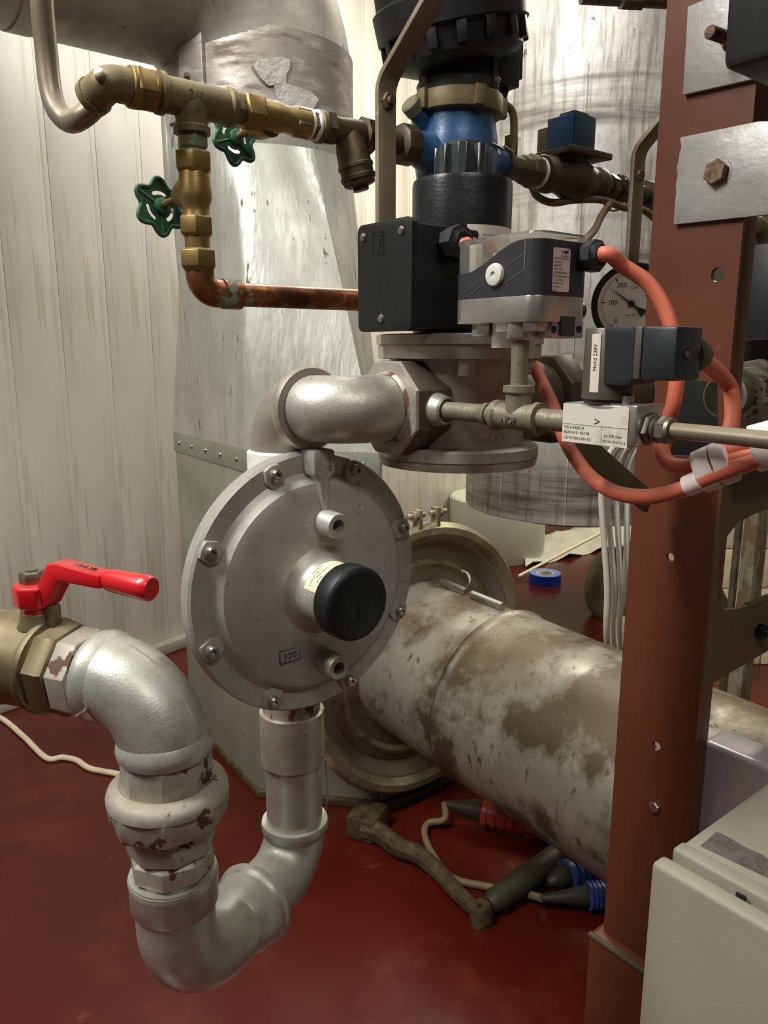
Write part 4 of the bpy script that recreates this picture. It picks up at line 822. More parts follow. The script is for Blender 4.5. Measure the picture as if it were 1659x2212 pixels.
# run to the right
m = MB(); m.lathe(T0, B, [(.050, .0165), (.050, .0205), (.053, .0205), (.054, .0185), (.064, .0185), (.066, .016)], 6, rot=.2); m.lathe(T0, B, [(.048, .019), (.049, .0215), (.053, .0215), (.054, .019)], 32); solo('hex_nipple', m, M['bronze'], 'dark hexagonal nipple right of the bronze tee', 'fitting', bevel=.0006)
def wheel(par, hub, ax, Rw, mat, ph=0.0):
    ax = Vector(ax).normalized(); u, v = perp(ax); fr = Frame(hub, u, v, ax)
    out = [(Rw*(.88+.13*math.cos(6*a))*math.cos(a+ph), Rw*(.88+.13*math.cos(6*a))*math.sin(a+ph)) for a in [2*math.pi*k/96 for k in range(96)]]
    holes = []
    for k in range(3):
        a0 = ph+2*math.pi*k/3+R(60); ri, ro = Rw*.42, Rw*.56; w2 = R(30)
        h = [(ro*math.cos(a0-w2+2*w2*j/10), ro*math.sin(a0-w2+2*w2*j/10)) for j in range(11)]
        h += [((ri+ro)/2*math.cos(a0+w2+.12), (ri+ro)/2*math.sin(a0+w2+.12))]
        h += [(ri*math.cos(a0+w2-2*w2*j/10), ri*math.sin(a0+w2-2*w2*j/10)) for j in range(11)]
        h += [((ri+ro)/2*math.cos(a0-w2-.12), (ri+ro)/2*math.sin(a0-w2-.12))]
        holes.append(h)
    m = MB(); m.prism([(x*.985, y*.985) for x, y in out], fr, -.0010, .0012, holes)
    o = part('handwheel', m, mat, par, label='green six lobed handwheel')
    m = MB(); rim = [fr(x, y, -.001) for x, y in out]; m.sweep(rim, .0028, 10, up=ax, closed=True); part('wheel_rim', m, mat, o)
    m = MB(); m.lathe(hub, ax, [(-.010, .0055), (-.008, .0095), (.003, .0105), (.005, .006)], 24); part('wheel_hub', m, mat, o)
    for k in range(3):
        a = ph+2*math.pi*k/3; d = fr.x*math.cos(a)+fr.y*math.sin(a)
        m = MB(); m.sweep([hub+d*.006-ax*.002, hub+d*Rw*.95-ax*.0015], .0018, 6); part('wheel_rib', m, mat, o)
v1 = thing('brass_stop_valve', 'aged brass stop valve on the upright pipe with green wheel to its left', 'valve', on(T0, 1.33))
dn = lambda z0, pr_: [(1.4796-z, r_) for z, r_ in pr_]
m = MB(); m.lathe(T0, -Z, dn(0, [(1.424, .0185), (1.4225, .0222), (1.404, .0222), (1.4005, .0195)]), 6, rot=.35); part('upper_nut', m, M['brass'], v1, bevel=.0008)
m = MB(); m.lathe(T0, -Z, dn(0, [(1.404, .0170), (1.398, .0178), (1.388, .0185), (1.378, .0195), (1.371, .0190), (1.364, .0162), (1.358, .0158), (1.350, .0175)]), 32)
hubA = W(346, 447, .962); sA = on(T0, 1.382); dA = (hubA-sA).normalized(); LA = (hubA-sA).length
m.lathe(sA, dA, [(.002, .0190), (.022, .0170), (.030, .0145), (.036, .0095), (.040, .0075)], 28); part('valve_body', m, M['brass'], v1)
m = MB(); m.lathe(sA, dA, [(.030, .0075), (.044, .0070), (.046, .0045), (LA, .0045)], 20); part('stem', m, M['brass'], v1)
m = MB(); m.lathe(T0, -Z, dn(0, [(1.3535, .0175), (1.351, .0208), (1.333, .0208), (1.330, .018)]), 6, rot=.35); part('lower_nut', m, M['brass'], v1, bevel=.0008)
wheel(v1, hubA, dA, .0345, M['greenw'], .55)
m = MB(); m.lathe(T0, -Z, dn(0, [(1.445, .015), (1.4425, .0172), (1.438, .0178), (1.428, .0178), (1.4265, .0155), (1.420, .0155)]), 6, rot=.1); solo('hex_nipple', m, M['verd'], 'green stained hexagonal nipple below the bronze tee', 'fitting', bevel=.0006)
m = MB(); m.cyl(on(T0, 1.295), on(T0, 1.335), .0148, 28); solo('pipe_nipple', m, M['brass'], 'short tarnished pipe between the two lower brass nuts', 'fitting')
m = MB(); m.lathe(T0, -Z, dn(0, [(1.3165, .0165), (1.314, .0225), (1.2955, .0228), (1.2925, .0195), (1.290, .0185)]), 6, rot=.30); solo('compression_nut', m, M['brass'], 'yellow brass compression nut on top of the copper elbow', 'nut', bevel=.001)
v2 = thing('brass_stop_valve', 'polished looking brass stop valve on the level pipe with green wheel below', 'valve', rn(.11, 0, -.03))
m = MB(); m.lathe(T0, B, [(.064, .019), (.066, .0230), (.088, .0230), (.092, .019)], 6, rot=.3); part('left_nut', m, M['brass'], v2, bevel=.0008)
m = MB(); m.lathe(T0, B, [(.088, .0175), (.098, .0180), (.112, .0190), (.122, .0165), (.132, .0160), (.140, .0185), (.158, .0185), (.160, .0165)], 32)
hubB = W(506, 298, 1.000); sB = rn(.106, 0, -.004); dB = (hubB-sB).normalized(); LB = (hubB-sB).length
m.lathe(sB, dB, [(.004, .0190), (.026, .0165), (.036, .0120), (.042, .0080)], 28); part('valve_body', m, M['brass'], v2)
m = MB(); m.lathe(sB, dB, [(.038, .0070), (.052, .0060), (.053, .0045), (LB, .0045)], 20); part('stem', m, M['brass'], v2)
wheel(v2, hubB, dB, .0345, M['greenw'], -.35)
m = MB(); m.lathe(T0, B, [(.136, .0165), (.137, .0195), (.156, .0195), (.157, .0165)], 6, rot=.3); part('right_hex', m, M['verd'], v2, bevel=.0006)
m = MB(); m.lathe(T0, B, [(.157, .0165), (.158, .0188), (.161, .0188), (.162, .016)], 32); m.lathe(T0, B, [(.168, .0165), (.169, .0190), (.172, .0190), (.173, .016)], 32); solo('thread_tape', m, M['ptfe'], 'two white thread tape rings showing on the brass fitting', 'tape')
m = MB(); m.lathe(T0, B, [(.159, .0155), (.162, .0178), (.168, .0178), (.170, .0155)], 6, rot=.3); m.lathe(T0, B, [(.171, .0165), (.174, .0205), (.180, .0205), (.182, .0185)], 32); solo('hex_nipple', m, M['bronze'], 'small hexagonal nipple between the two white tape rings', 'fitting')
ys = thing('y_strainer', 'dark bronze strainer with slanting capped branch beside the flat bar', 'strainer', rn(.215, 0, -.06))
m = MB(); m.lathe(T0, B, [(.180, .018), (.182, .0215), (.194, .0215), (.197, .018)], 6, rot=.2); m.lathe(T0, B, [(.195, .0180), (.205, .0165), (.235, .0185), (.245, .018)], 30); m.lathe(T0, B, [(.243, .019), (.245, .0240), (.258, .0240), (.261, .020)], 8)
sy = rn(.222, 0, .0); dy = (Vector((0, 0, -1))+B*.22+A*.12).normalized()
m.lathe(sy, dy, [(-.004, .0165), (.022, .0215), (.040, .0225), (.041, .0240), (.045, .0240), (.046, .0225), (.054, .0220), (.055, .0240), (.060, .0235)], 36); part('strainer_body', m, M['strainer'], ys)
m = MB(); m.lathe(sy, dy, [(.058, .0225), (.066, .0215), (.068, .018)], 8); m.lathe(sy, dy, [(.066, .012), (.074, .0115)], 6); part('strainer_cap', m, M['darkcast'], ys)
text('lettering', '16', .009, lambda x, y, q: sy+dy*(.026-y)+(B-dy*B.dot(dy)).normalized()*x+(dy.cross((B-dy*B.dot(dy)).normalized())).normalized()*(.0218+q), M['strainer'], ys, .0005)
m = MB(); m.cyl(rn(.255), rn(.335), .0145, 24); m.lathe(T0, B, [(.308, .018), (.311, .0270), (.334, .0270), (.337, .021)], 8, rot=.3); solo('union_nut', m, M['darkcast'], 'dark dirty nut between the flat bar and the blue pump', 'nut', bevel=.0008)
# copper line
Cp = Vector((-.221, .963, 1.2659))
ce = thing('copper_elbow', 'tarnished copper elbow below the lowest brass nut', 'elbow', Cp-Z*.018)
m = MB(); m.sweep(fillet([on(Cp, 1.293), Cp, Cp+B*.052], .021, 14), .0168, 30); m.lathe(Cp, B, [(.026, .0165), (.028, .0182), (.052, .0182), (.054, .0145)], 30); part('elbow_body', m, M['copper'], ce)
m = MB(); m.cyl(Cp+B*.045, Cp+B*.73, .0145, 28); solo('copper_pipe', m, M['copper'], 'long tarnished copper pipe with green spots running behind the gas valve', 'pipe')
# gauge
gc = W(1364, 656, 1.40); gn = (Vector((0, 0, 1.25))-gc); gn.z *= .3; gn = (gn.normalized()+Vector((-.25, 0, 0))).normalized(); gu, gv_ = perp(gn)
if gu.x < 0: gu = -gu
gv_ = Z; gg = Frame(gc, gu, (Z-gn*Z.dot(gn)).normalized(), gn)
ga = thing('pressure_gauge', 'round black rimmed pressure gauge behind the orange cable', 'gauge', gc-Z*.07)
m = MB(); m.lathe(gc, gn, [(-.035, .05), (-.033, .066), (-.004, .070), (.004, .073), (.008, .071), (.008, .0655), (.002, .0625), (-.001, .062), (-.001, .001)], 64); m.cyl(gc-gn*.03, gc-gn*.085, .014, 16); part('case', m, M['pumpblk'], ga)
m = MB(); m.lathe(gc, gn, [(-.0009, .0615), (.0006, .0615), (.0008, .001)], 64); dial = part('dial', m, M['dial'], ga, label='white printed dial')
m = MB()
for k in range(0, 53):
    v_ = k*10; a = R(229-.525*v_); big = k % 12 == 0
    r0, r1 = (.048 if v_ % 100 == 0 else .0515), .056
    c_, s_ = math.cos(a), math.sin(a); w_ = .0009 if v_ % 100 == 0 else .0004
    m.prism([(c_*r0-s_*w_, s_*r0+c_*w_), (c_*r1-s_*w_, s_*r1+c_*w_), (c_*r1+s_*w_, s_*r1-c_*w_), (c_*r0+s_*w_, s_*r0-c_*w_)], gg, .0009, .0011)
part('scale_marks', m, M['ink'], dial)
for v_ in (0, 100, 200, 300, 400, 500):
    a = R(229-.525*v_); text('numeral', str(v_), .0125, lambda x, y, q: gg((.040 if v_ in (0, 500) else .034)*math.cos(a)+x, .040*math.sin(a)+y, .0012), M['ink'], dial)
text('numeral', 'GSH', .0070, lambda x, y, q: gg(x+.004, .028+y, .0012), M['inkgrey'], dial); text('numeral', 'mbar 500', .0050, lambda x, y, q: gg(x, -.02+y, .0012), M['inkgrey'], dial)
a = R(229-.525*163); m = MB(); m.prism([(math.cos(a)*.050, math.sin(a)*.050), (-math.sin(a)*.0017, math.cos(a)*.0017), (-math.cos(a)*.014-math.sin(a)*.002, -math.sin(a)*.014+math.cos(a)*.002), (-math.cos(a)*.030-math.sin(a)*.008, -math.sin(a)*.030+math.cos(a)*.008), (-math.cos(a)*.030+math.sin(a)*.008, -math.sin(a)*.030-math.cos(a)*.008), (-math.cos(a)*.014+math.sin(a)*.002, -math.sin(a)*.014-math.cos(a)*.002), (math.sin(a)*.0017, -math.cos(a)*.0017)], gg, .0025, .0035); m.lathe(gc, gn, [(.001, .006), (.0045, .0055), (.005, .003)], 20); part('pointer', m, M['ink'], ga)

# ================================================================== blue pump
PC = Vector((.107, 1.2235, 0))
pu = thing('circulation_pump', 'circulation pump with blue body and big black motor head', 'pump', on(PC, 1.44))
m = MB(); m.lathe(on(PC, 1.44), Z, [(-.02, .02), (-.015, .045), (.0, .058), (.03, .062), (.06, .060), (.085, .056), (.095, .058)], 48)
m.sweep(smoothpath([rn(.335), rn(.36, 0, -.004), rn(.385, 0, -.008), rn(.42, 0, -.01)]), [.021+.013*min(1, k/16) for k in range(25)], 28)
m.sweep(smoothpath([rn(.42), rn(.47, 0, .0), rn(.505), rn(.52)]), [.045-.024*min(1, k/14) for k in range(25)], 28)
m.cyl(on(PC, 1.50)-B*.03-A*.01, on(PC, 1.535)-B*.078-A*.01, .013, 18); part('volute', m, M['blue'], pu, label='blue cast pump body')
m = MB(); m.lathe(on(PC, 1.532)-B*.074-A*.01, (Z*.035-B*.048).normalized(), [(-.004, .014), (.010, .0145), (.013, .012)], 18); part('side_plug', m, M['khaki'], pu)
m = MB(); m.sweep([on(PC, 1.487)+A*.060+B*.012, on(PC, 1.485)+A*.052+B*.045], .0022, 8); part('cast_arrow', m, M['bluegrey'], pu)
m = MB(); m.lathe(on(PC, 1.530), Z, [(0, .058), (.001, .0665), (.026, .0665), (.028, .058)], 56)
for k in range(5):
    a = R(-150+72*k+10); c_ = on(PC, 1.531)+Vector((math.cos(a)*.067, math.sin(a)*.067, 0)); m.box(Frame(c_, (math.cos(a), math.sin(a), 0), (-math.sin(a), math.cos(a), 0), Z), -.006, .006, -.008, .008, 0, .026)
part('clamp_ring', m, M['bronze'], pu, bevel=.001, label='dull brass clamp ring')
m = MB(); m.lathe(on(PC, 1.557), Z, [(0, .058), (.015, .0600), (.02, .0565), (.075, .0555)], 48); m.box(AB(on(PC, 0)), .05, .060, .012, .022, 1.56, 1.60); nk = part('motor_neck', m, M['pumpgrey'], pu, bevel=.0)
for (da, db) in ((.0, -.065), (.062, .02)):
    s_ = MB(); dd = (A*da+B*db).normalized(); s_.cyl(on(PC, 1.571)+dd*.055, on(PC, 1.571)+dd*.068, .0022, 10); s_.lathe(on(PC, 1.571)+dd*.062, dd, [(0, .005), (.004, .004)], 12); part('neck_screw', s_, M['steel'], nk)
hax = (Z+A*.03-B*.26).normalized(); hc = on(PC, 1.592)
m = MB(); m.lathe(hc, hax, [(0, .055), (.012, .088), (.018, .096), (.045, .100), (.050, .108), (.085, .110), (.09, .104), (.2, .10)], 64)
u_, v_ = perp(hax)
hd_ = part('motor_head', m, M['pumpblk'], pu)
for k in range(16):
    a = 2*math.pi*k/16; d_ = u_*math.cos(a)+v_*math.sin(a); m = MB(); m.box(Frame(hc+hax*.022+d_*.097, d_, hax.cross(d_), hax), -.004, .008, -.007, .007, 0, .03); part('head_lug', m, M['pumpblk'], hd_, bevel=.001)
jb = AB(on(PC, 0)); m = MB(); m.box(jb, -.035, .025, .055, .105, 1.585, 1.68); m.box(jb, -.03, .02, .105, .117, 1.60, 1.67); m.prism([(.062, 1.585), (.1, 1.585), (.092, 1.565), (.072, 1.565)], Frame(jb(0, 0, 0), B, Z, A), -.02, .01); jo = part('junction_box', m, M['darkbox'], pu, bevel=.002)
m = MB(); m.lathe(jb(.0255, .062, 1.632), A, [(0, .012), (.003, .0115)], 28); part('round_badge', m, M['khaki'], jo)
p0 = jb(.0, .085, 1.568)
m = MB(); m.sweep(smoothpath([p0, W(1106, 240, 1.19), W(1110, 290, 1.2), W(1104, 335, 1.205), W(1108, 362, 1.21)]), .0062, 12); solo('pump_cable', m, M['cable'], 'brown cable dropping from the pump terminal box', 'cable')
# line on from the pump
m = MB(); m.lathe(T0, B, [(.515, .018), (.517, .028), (.523, .028), (.525, .019), (.56, .0185), (.562, .022), (.575, .0225), (.578, .026), (.596, .026), (.60, .02)], 8, rot=.2); m.cyl(rn(.525), rn(.615), .0175, 24); m.box(Frame(rn(.535), B, A, Z), -.006, .012, -.006, .006, .015, .045); solo('pump_union', m, M['strainer'], 'dark bronze union on the right of the blue pump', 'union', bevel=.0006)
m = MB(); m.lathe(T0, B, [(.600, .0185), (.601, .0235), (.606, .0235), (.607, .0185)], 32); solo('sealing_ring', m, M['ptfe'], 'white sealing ring just left of the blue boxed valve', 'ring')
av = thing('actuated_valve', 'dark bronze valve topped by a blue square coil box', 'valve', rn(.69, 0, -.04))
m = MB(); m.lathe(T0, B, [(.607, .022), (.609, .029), (.632, .029), (.637, .024), (.66, .027), (.69, .036), (.72, .030), (.745, .024), (.748, .029), (.765, .029), (.768, .021)], 24); m.cyl(rn(.69, 0, 0), rn(.69, 0, .038), .026, 20)
m.box(Frame(rn(.69), A, B, Z), -.040, .040, -.050, .056, .032, .042); part('valve_body', m, M['darkcast'], av, bevel=.002)
bb = Frame(rn(.69), A, B, Z)
m = MB(); m.box(bb, -.026, .022, -.026, .030, .044, .098); m.box(bb, -.018, .014, -.018, .020, .098, .104); part('coil_box', m, M['bluegrey'], av, bevel=.002)
m = MB(); m.box(bb, -.032, .020, -.0300, -.0262, .046, .096); part('blue_plate', m, M['bluebox'], av, bevel=.0008, label='bright blue front plate')
m = MB(); m.box(bb, -.055, -.034, -.028, -.022, .046, .085); part('side_plate', m, M['khaki'], av, bevel=.0008)
m = MB(); m.lathe(T0, B, [(.765, .0175), (.785, .0175), (.786, .0235), (.802, .0235), (.803, .0185), (.812, .0185), (.813, .025), (.832, .025), (.834, .0165), (1.05, .0165)], 8, rot=.3); m.cyl(rn(.765), rn(1.05), .0165, 24); m.lathe(T0, B, [(.905, .018), (.906, .027), (.93, .027), (.935, .018)], 8); solo('pipe_union', m, M['darkcast'], 'dark pipe with nuts leading from the blue boxed valve behind the post', 'pipe')
m = MB(); m.sweep(smoothpath([W(1148, 402, 1.30), W(1162, 425, 1.30), W(1195, 438, 1.30), (W(1240, 432, 1.31)), W(1300, 432, 1.33), W(1345, 448, 1.36), W(1400, 460, 1.40), W(1470, 540, 1.45)]), .0062, 12); solo('looping_cable', m, M['cable'], 'brown cable looping under the dark valve line', 'cable')
m = MB(); m.sweep(smoothpath([W(1318, 440, 1.31), W(1300, 465, 1.30), W(1285, 495, 1.27), W(1262, 520, 1.22), W(1230, 545, 1.15)]), .0062, 12); solo('branching_cable', m, M['cable'], 'brown cable hanging down to the back of the pressure switch', 'cable')
m = MB(); cc = rn(.818); m.v = []; m.sweep([cc+(Z*math.cos(a)+A*math.sin(a))*.030-Z*.006 for a in [2*math.pi*k/28 for k in range(28)]], .0018, 8, up=B, closed=True); solo('cable_tie', m, M['cable'], 'tan cable tie looped round pipe and cables', 'cable tie')

# ================================================================== flat bars
def bar(name, lab, pts, w_, th_, mat, tags):
    t = thing(name, lab, 'bar', pts[0]); m = MB(); n = len(pts); P = pts
    nn = []
    for i in range(n):
        d = (P[min(i+1, n-1)]-P[max(i-1, 0)]).normalized(); nn.append(B.cross(d).normalized())
    vs = []; fs = []
    for i in range(n):
        vs += [P[i]-B*w_/2-nn[i]*th_/2, P[i]+B*w_/2-nn[i]*th_/2, P[i]+B*w_/2+nn[i]*th_/2, P[i]-B*w_/2+nn[i]*th_/2]
    for i in range(n-1):
        for k in range(4): fs.append((4*i+k, 4*i+(k+1) % 4, 4*i+4+(k+1) % 4, 4*i+4+k))
    fs += [(0, 1, 2, 3), (4*n-1, 4*n-2, 4*n-3, 4*n-4)]
    m.add(vs, fs); part('bar_body', m, mat, t, bevel=.0012, sm=30); return t
q = W(833, 300, 1.0); q = Vector((q.x, q.y, 0)); zb_ = zat(q.y, 178)
b1 = bar('flat_bar', 'bent painted flat bar with one bolt rising between brass line and pump', [Vector((q.x, q.y, 1.225)), Vector((q.x, q.y, 1.35))]+fillet([on(q, 1.40), on(q, zb_), on(q, zb_)+A*.36+Z*.27], .03, 8), .030, .0075, M['flatbar'], None)
c_ = on(q, zat(q.y, 221))+A*.0038
m = MB(); m.nut(c_, A, 0, .006, .0105); m.lathe(c_, A, [(.006, .0055), (.012, .005)], 16); part('bolt', m, M['rustbolt'], b1)
q = W(1372, 450, 1.22); q = Vector((q.x, q.y, 0)); zb_ = zat(q.y, 325)
b2 = bar('flat_bar', 'bent painted flat bar close to the left side of the post', [Vector((q.x, q.y, zat(q.y, 568))), Vector((q.x, q.y, 1.36))]+fillet([on(q, 1.40), on(q, zb_), on(q, zb_)+A*.20+Z*.17], .03, 8), .030, .0075, M['flatbar'], None)
c_ = on(q, zat(q.y, 380))+A*.0038; m = MB(); m.nut(c_, A, 0, .005, .009); part('bolt', m, M['rustbolt'], b2)
# dark brace
pa, pb = W(1190, 905, .80), W(1400, 1085, 1.02)
d_ = (pb-pa).normalized(); s1 = d_.cross(A).normalized(); m = MB(); m.box(Frame(pa, d_, s1, d_.cross(s1)), 0, (pb-pa).length, -.014, .014, -.004, .004); solo('brace_bar', m, M['olive'], 'dark slanting flat brace below the solenoid block', 'brace', bevel=.001)

# ================================================================== post
PL = Vector((.355, 1.076, 0)); PF = AB(PL); PW = .125
def hitp(px, py, o, n):
    r0 = W(px, py, 1.0)-Vector((0, 0, H)); o = Vector(o); c0 = Vector((0, 0, H))
    return c0+r0*((o-c0).dot(n)/r0.dot(n))
def pz(px, py, off=0.0):
    h = hitp(px, py, PL-B*off, B); return ((h-PL).dot(A), h.z)
po = thing('steel_post', 'tall red brown painted steel channel post with drilled holes', 'post', on(PL, .279), TH)
FP = Frame(PL, A, Z, B*-1)
holes = [circ(*pz(*p), r_, 20) for p, r_ in (((1550, 593), .0088), ((1447, 1204), .0062), ((1418, 1612), .0065))]
holes.append([pz(*p) for p in ((1448, 984), (1552, 988), (1550, 826), (1466, 818))])
m = MB(); m.prism([(0, .2795), (PW, .2795), (PW, 2.6), (0, 2.6)], FP, -.0065, 0, holes); part('web', m, M['brown'], po, bevel=.0)
for (x0, x1, nm) in ((0, .007, 'flange'), (PW-.007, PW, 'flange')):
    m = MB(); m.box(PF, x0, x1, .0066, .034, .2795, 2.6); part(nm, m, M['brown'], po, bevel=.001)
for (px, py) in ((1416, 1742),):
    x, z = pz(px, py); m = MB(); m.nut(PF(x, 0, z), -B, 0, .006, .0085, rot=.4); part('hex_bolt', m, M['bolt'], po)
for (px, py) in ((1418, 1612), (1447, 1204)):
    x, z = pz(px, py); m = MB(); m.lathe(PF(x, .0064, z), -B, [(-.004, .0062), (0, .0062)], 16)
pl_ = MB(); pl_.box(PF, -.016, .6, -.022, .13, 0, .2785)
fb = thing('floor_beam', 'dark red floor beam with dusty edge under the post', 'beam', PF(.2, .05, 0), TH)
part('beam_body', pl_, M['brown'], fb, bevel=.012, seg=3)
m = MB(); m.sweep([PF(-.012, -.0195, .2755), PF(.3, -.0195, .2755)], .0048, 8); part('weld_bead', m, M['olive'], fb)
m = MB(); m.nut(PF(.108, -.024, .268), -B, 0, .007, .0095); part('hex_bolt', m, M['rustbolt'], fb)
# plates bolted on the post
pl1 = thing('bolted_plate', 'lower scratched silver plate with one hex bolt on the post', 'plate', PF(.08, -.01, 1.264), TH)
poly = [pz(x, y, .007) for x, y in ((1469, 297), (1640, 262), (1700, 262), (1700, 458), (1655, 464), (1455, 485), (1458, 440), (1461, 415), (1460, 398), (1464, 380), (1462, 362), (1466, 345), (1468, 330), (1472, 318))]
m = MB(); m.prism(poly, FP, .0006, .0075); part('plate_body', m, M['plate'], pl1, bevel=.0008)
x, z = pz(1550, 373, .008); m = MB(); m.nut(PF(x, -.0076, z), -B, 0, .010, .0150, rot=.35); part('hex_bolt', m, M['rustbolt'], pl1, label='rusty hexagonal bolt head')
m = MB(); m.lathe(PF(x, -.0076, z), -B, [(0, .0175), (.0008, .0172)], 28); part('washer', m, M['plate'], pl1)
pl2 = thing('bolted_plate', 'upper silver plate with a protruding threaded rod on the post', 'plate', PF(.06, -.01, 1.41), TH)
poly = [pz(x, y, .007) for x, y in ((1486, 14), (1530, -4), (1545, -60), (1640, -60), (1640, 168), (1475, 205))]
m = MB(); m.prism(poly, FP, .0006, .0075); part('plate_body', m, M['plate'], pl2, bevel=.0008)
x, z = pz(1582, 86, .008); e_ = W(1534, 66, .80); s0 = PF(x, -.0076, z); dd = (e_-s0).normalized(); m = MB(); prf = []
k = 0.0
while k < .042: prf += [(k, .0068), (k+.0009, .0074), (k+.0018, .0068)]; k += .0021
m.lathe(s0, (A*-.10-B).normalized(), prf, 20); part('threaded_rod', m, M['rustbolt'], pl2, label='rusty threaded rod')
m = MB(); m.nut(s0, (A*-.10-B).normalized(), 0, .008, .0125); part('hex_nut', m, M['rustbolt'], pl2)
# dark housing in the top right corner
c_ = W(1664, 154, .74); bfm = AB(c_)
m = MB(); m.add([bfm(x*(1 if z < .1 else 1.25)-.0, y, z) for x in (-.028, .2) for y in (-.04, .09) for z in (0, .32)], [(0, 1, 3, 2), (4, 6, 7, 5), (0, 4, 5, 1), (2, 3, 7, 6), (0, 2, 6, 4), (1, 5, 7, 3)])
solo('dark_housing', m, M['darkbox'], 'near black housing filling the top right corner', 'housing', bevel=.008)
c_ = W(1645, 255, 1.12)
m = MB(); m.box(AB(c_), -.03, .3, -.02, .22, 0, .09); m.box(AB(c_), -.02, .3, -.01, .2, .09, .12); solo('dark_housing', m, M['darkbox'], 'dark box behind the post between the two silver plates', 'housing', bevel=.006)
# gusset on the right side of the post
GO = PF(PW+.001, 0, 0)
def gz(px, py): h = hitp(px, py, GO, A); return ((h-GO).dot(B), h.z)
gu_ = thing('gusset_plate', 'red brown gusset plate with a rounded opening right of the post', 'plate', GO+B*.2+Z*.7, TH)
oz = [gz(x, y) for x, y in ((1551, 1003), (1800, 965), (1800, 1320), (1522, 1482))]
oz[0] = (.0, oz[0][1]); oz[3] = (.0, oz[3][1])
hz_ = [gz(x, y) for x, y in ((1760, 1078), (1700, 1090), (1655, 1100), (1622, 1111), (1590, 1128), (1568, 1155), (1552, 1190), (1544, 1230), (1543, 1268), (1549, 1298), (1560, 1316), (1590, 1314), (1625, 1302), (1659, 1288), (1760, 1245))]
m = MB(); m.prism(oz, Frame(GO, B, Z, A), -.003, .003, [hz_]); part('gusset_body', m, M['browndust'], gu_)
m = MB(); pq = gz(1612, 1312); pr2 = gz(1800, 1235); m.box(Frame(GO, B, A*-1, Z), 0, 0, 0, 0, 0, 0) if 0 else None
f0 = Frame(GO, B, Z, A); v0 = f0(pq[0], pq[1]+.002, 0); v1_ = f0(pr2[0], pr2[1]+.002, 0); m.sweep([v0, v1_], .0052, 6); part('weld_edge', m, M['olive'], gu_)
h_ = gz(1640, 1358); m = MB(); m.nut(f0(h_[0]-.01, h_[1], .003), A, 0, .012, .0115, rot=.3); m.cyl(f0(h_[0]-.01, h_[1], .01), f0(h_[0]+.0, h_[1], .04), .006, 12); part('hex_bolt', m, M['pumpblk'], gu_)
m = MB(); m.box(Frame(GO, B, A, Z), -.0, .5, .004, .05, gz(1551, 1003)[1]-.002, gz(1551, 1003)[1]+.006); solo('cross_beam', m, M['olive'], 'olive dusted ledge running right from the post under the orange cables', 'beam', bevel=.001)
# things behind on the right
c_ = hitz(1700, 1436)
wbk = thing('wall_block', 'bright cream block wall standing behind the gusset opening', 'block wall', c_)
for r_ in range(4):
    for k in range(5):
        m = MB(); x0 = -.62+.26*k+(.13 if r_ % 2 else 0); m.box(Frame(c_, (1, 0, 0), (0, 1, 0), Z), x0, x0+.255, 0, .14, .155*r_, .155*r_+.151); part('block', m, M['concrete'], wbk, bevel=.006)
c_ = W(1622, 1210, 1.72); m = MB(); m.box(AB(on(c_, 0)), -.012, .020, -.026, .026, 0, .86); solo('peeling_post', m, M['peel'], 'pale square post with peeling paint seen through the opening', 'post', bevel=.003)
m = MB(); m.box(AB(on(c_, 0)), -.030, -.018, -.028, -.014, 0, .86); m.sweep(smoothpath([on(c_, .62)-A*.04-B*.02, on(c_, .70)-A*.07-B*.05, on(c_, .80)-A*.11-B*.08]), .014, 10); solo('thin_strut', m, M['steel'], 'thin grey branching strut left of the peeling post', 'strut')
c_ = W(1668, 700, 1.28); mm_ = thing('machine_body', 'dark green machine body behind the right side of the post', 'machine', c_-Z*.25)
m = MB(); m.lathe(c_, Z, [(-.065, .060), (-.06, .064), (.11, .064), (.118, .060)], 40); part('green_cylinder', m, M['darkgreen'], mm_)
m = MB(); m.lathe(c_, Z, [(-.10, .09), (-.098, .095), (-.084, .095), (-.082, .075), (-.066, .07)], 40); m.box(AB(W(1590, 800, 1.29)), -.05, .12, -.13, .12, -.150, .05); part('black_base', m, M['darkbox'], mm_, bevel=.004)
m = MB(); m.box(AB(c_), -.03, .03, -.075, -.055, -.05, .12); m.nut(c_-B*.07+A*.034+Z*.03, A, 0, .006, .009); part('side_clip', m, M['darkbox'], mm_, bevel=.001)
m = MB(); m.sweep(fillet([W(1600, 492, 1.22), W(1640, 487, 1.25), W(1640, 545, 1.27)], .03, 10), .018, 24); m.lathe(W(1640, 548, 1.27)+Z*.0, -Z, [(-.03, .018), (-.029, .024), (-.012, .024), (-.011, .019), (.01, .019)], 8); solo('brass_elbow', m, M['verd'], 'dusty brass elbow above the dark green cylinder at the right edge', 'elbow')
ml = lambda s: ML+B*s+Z*-.012
f_ = thing('pipe_union', 'chipped silver union with white tape at the right edge', 'union', ml(.72)-Z*.05)
m = MB(); m.cyl(ml(.665), ml(.72), .027, 28); part('pipe_end', m, M['galvpipe'], f_)
m = MB(); m.lathe(ml(0), B, [(.667, .027), (.668, .0305), (.676, .0300), (.678, .027)], 32); part('thread_tape', m, M['ptfe'], f_)
m = MB(); m.lathe(ml(0), B, [(.705, .03), (.707, .040), (.735, .042), (.738, .052), (.775, .052), (.78, .04)], 8, rot=.2); part('union_nut', m, M['chip'], f_, bevel=.001)

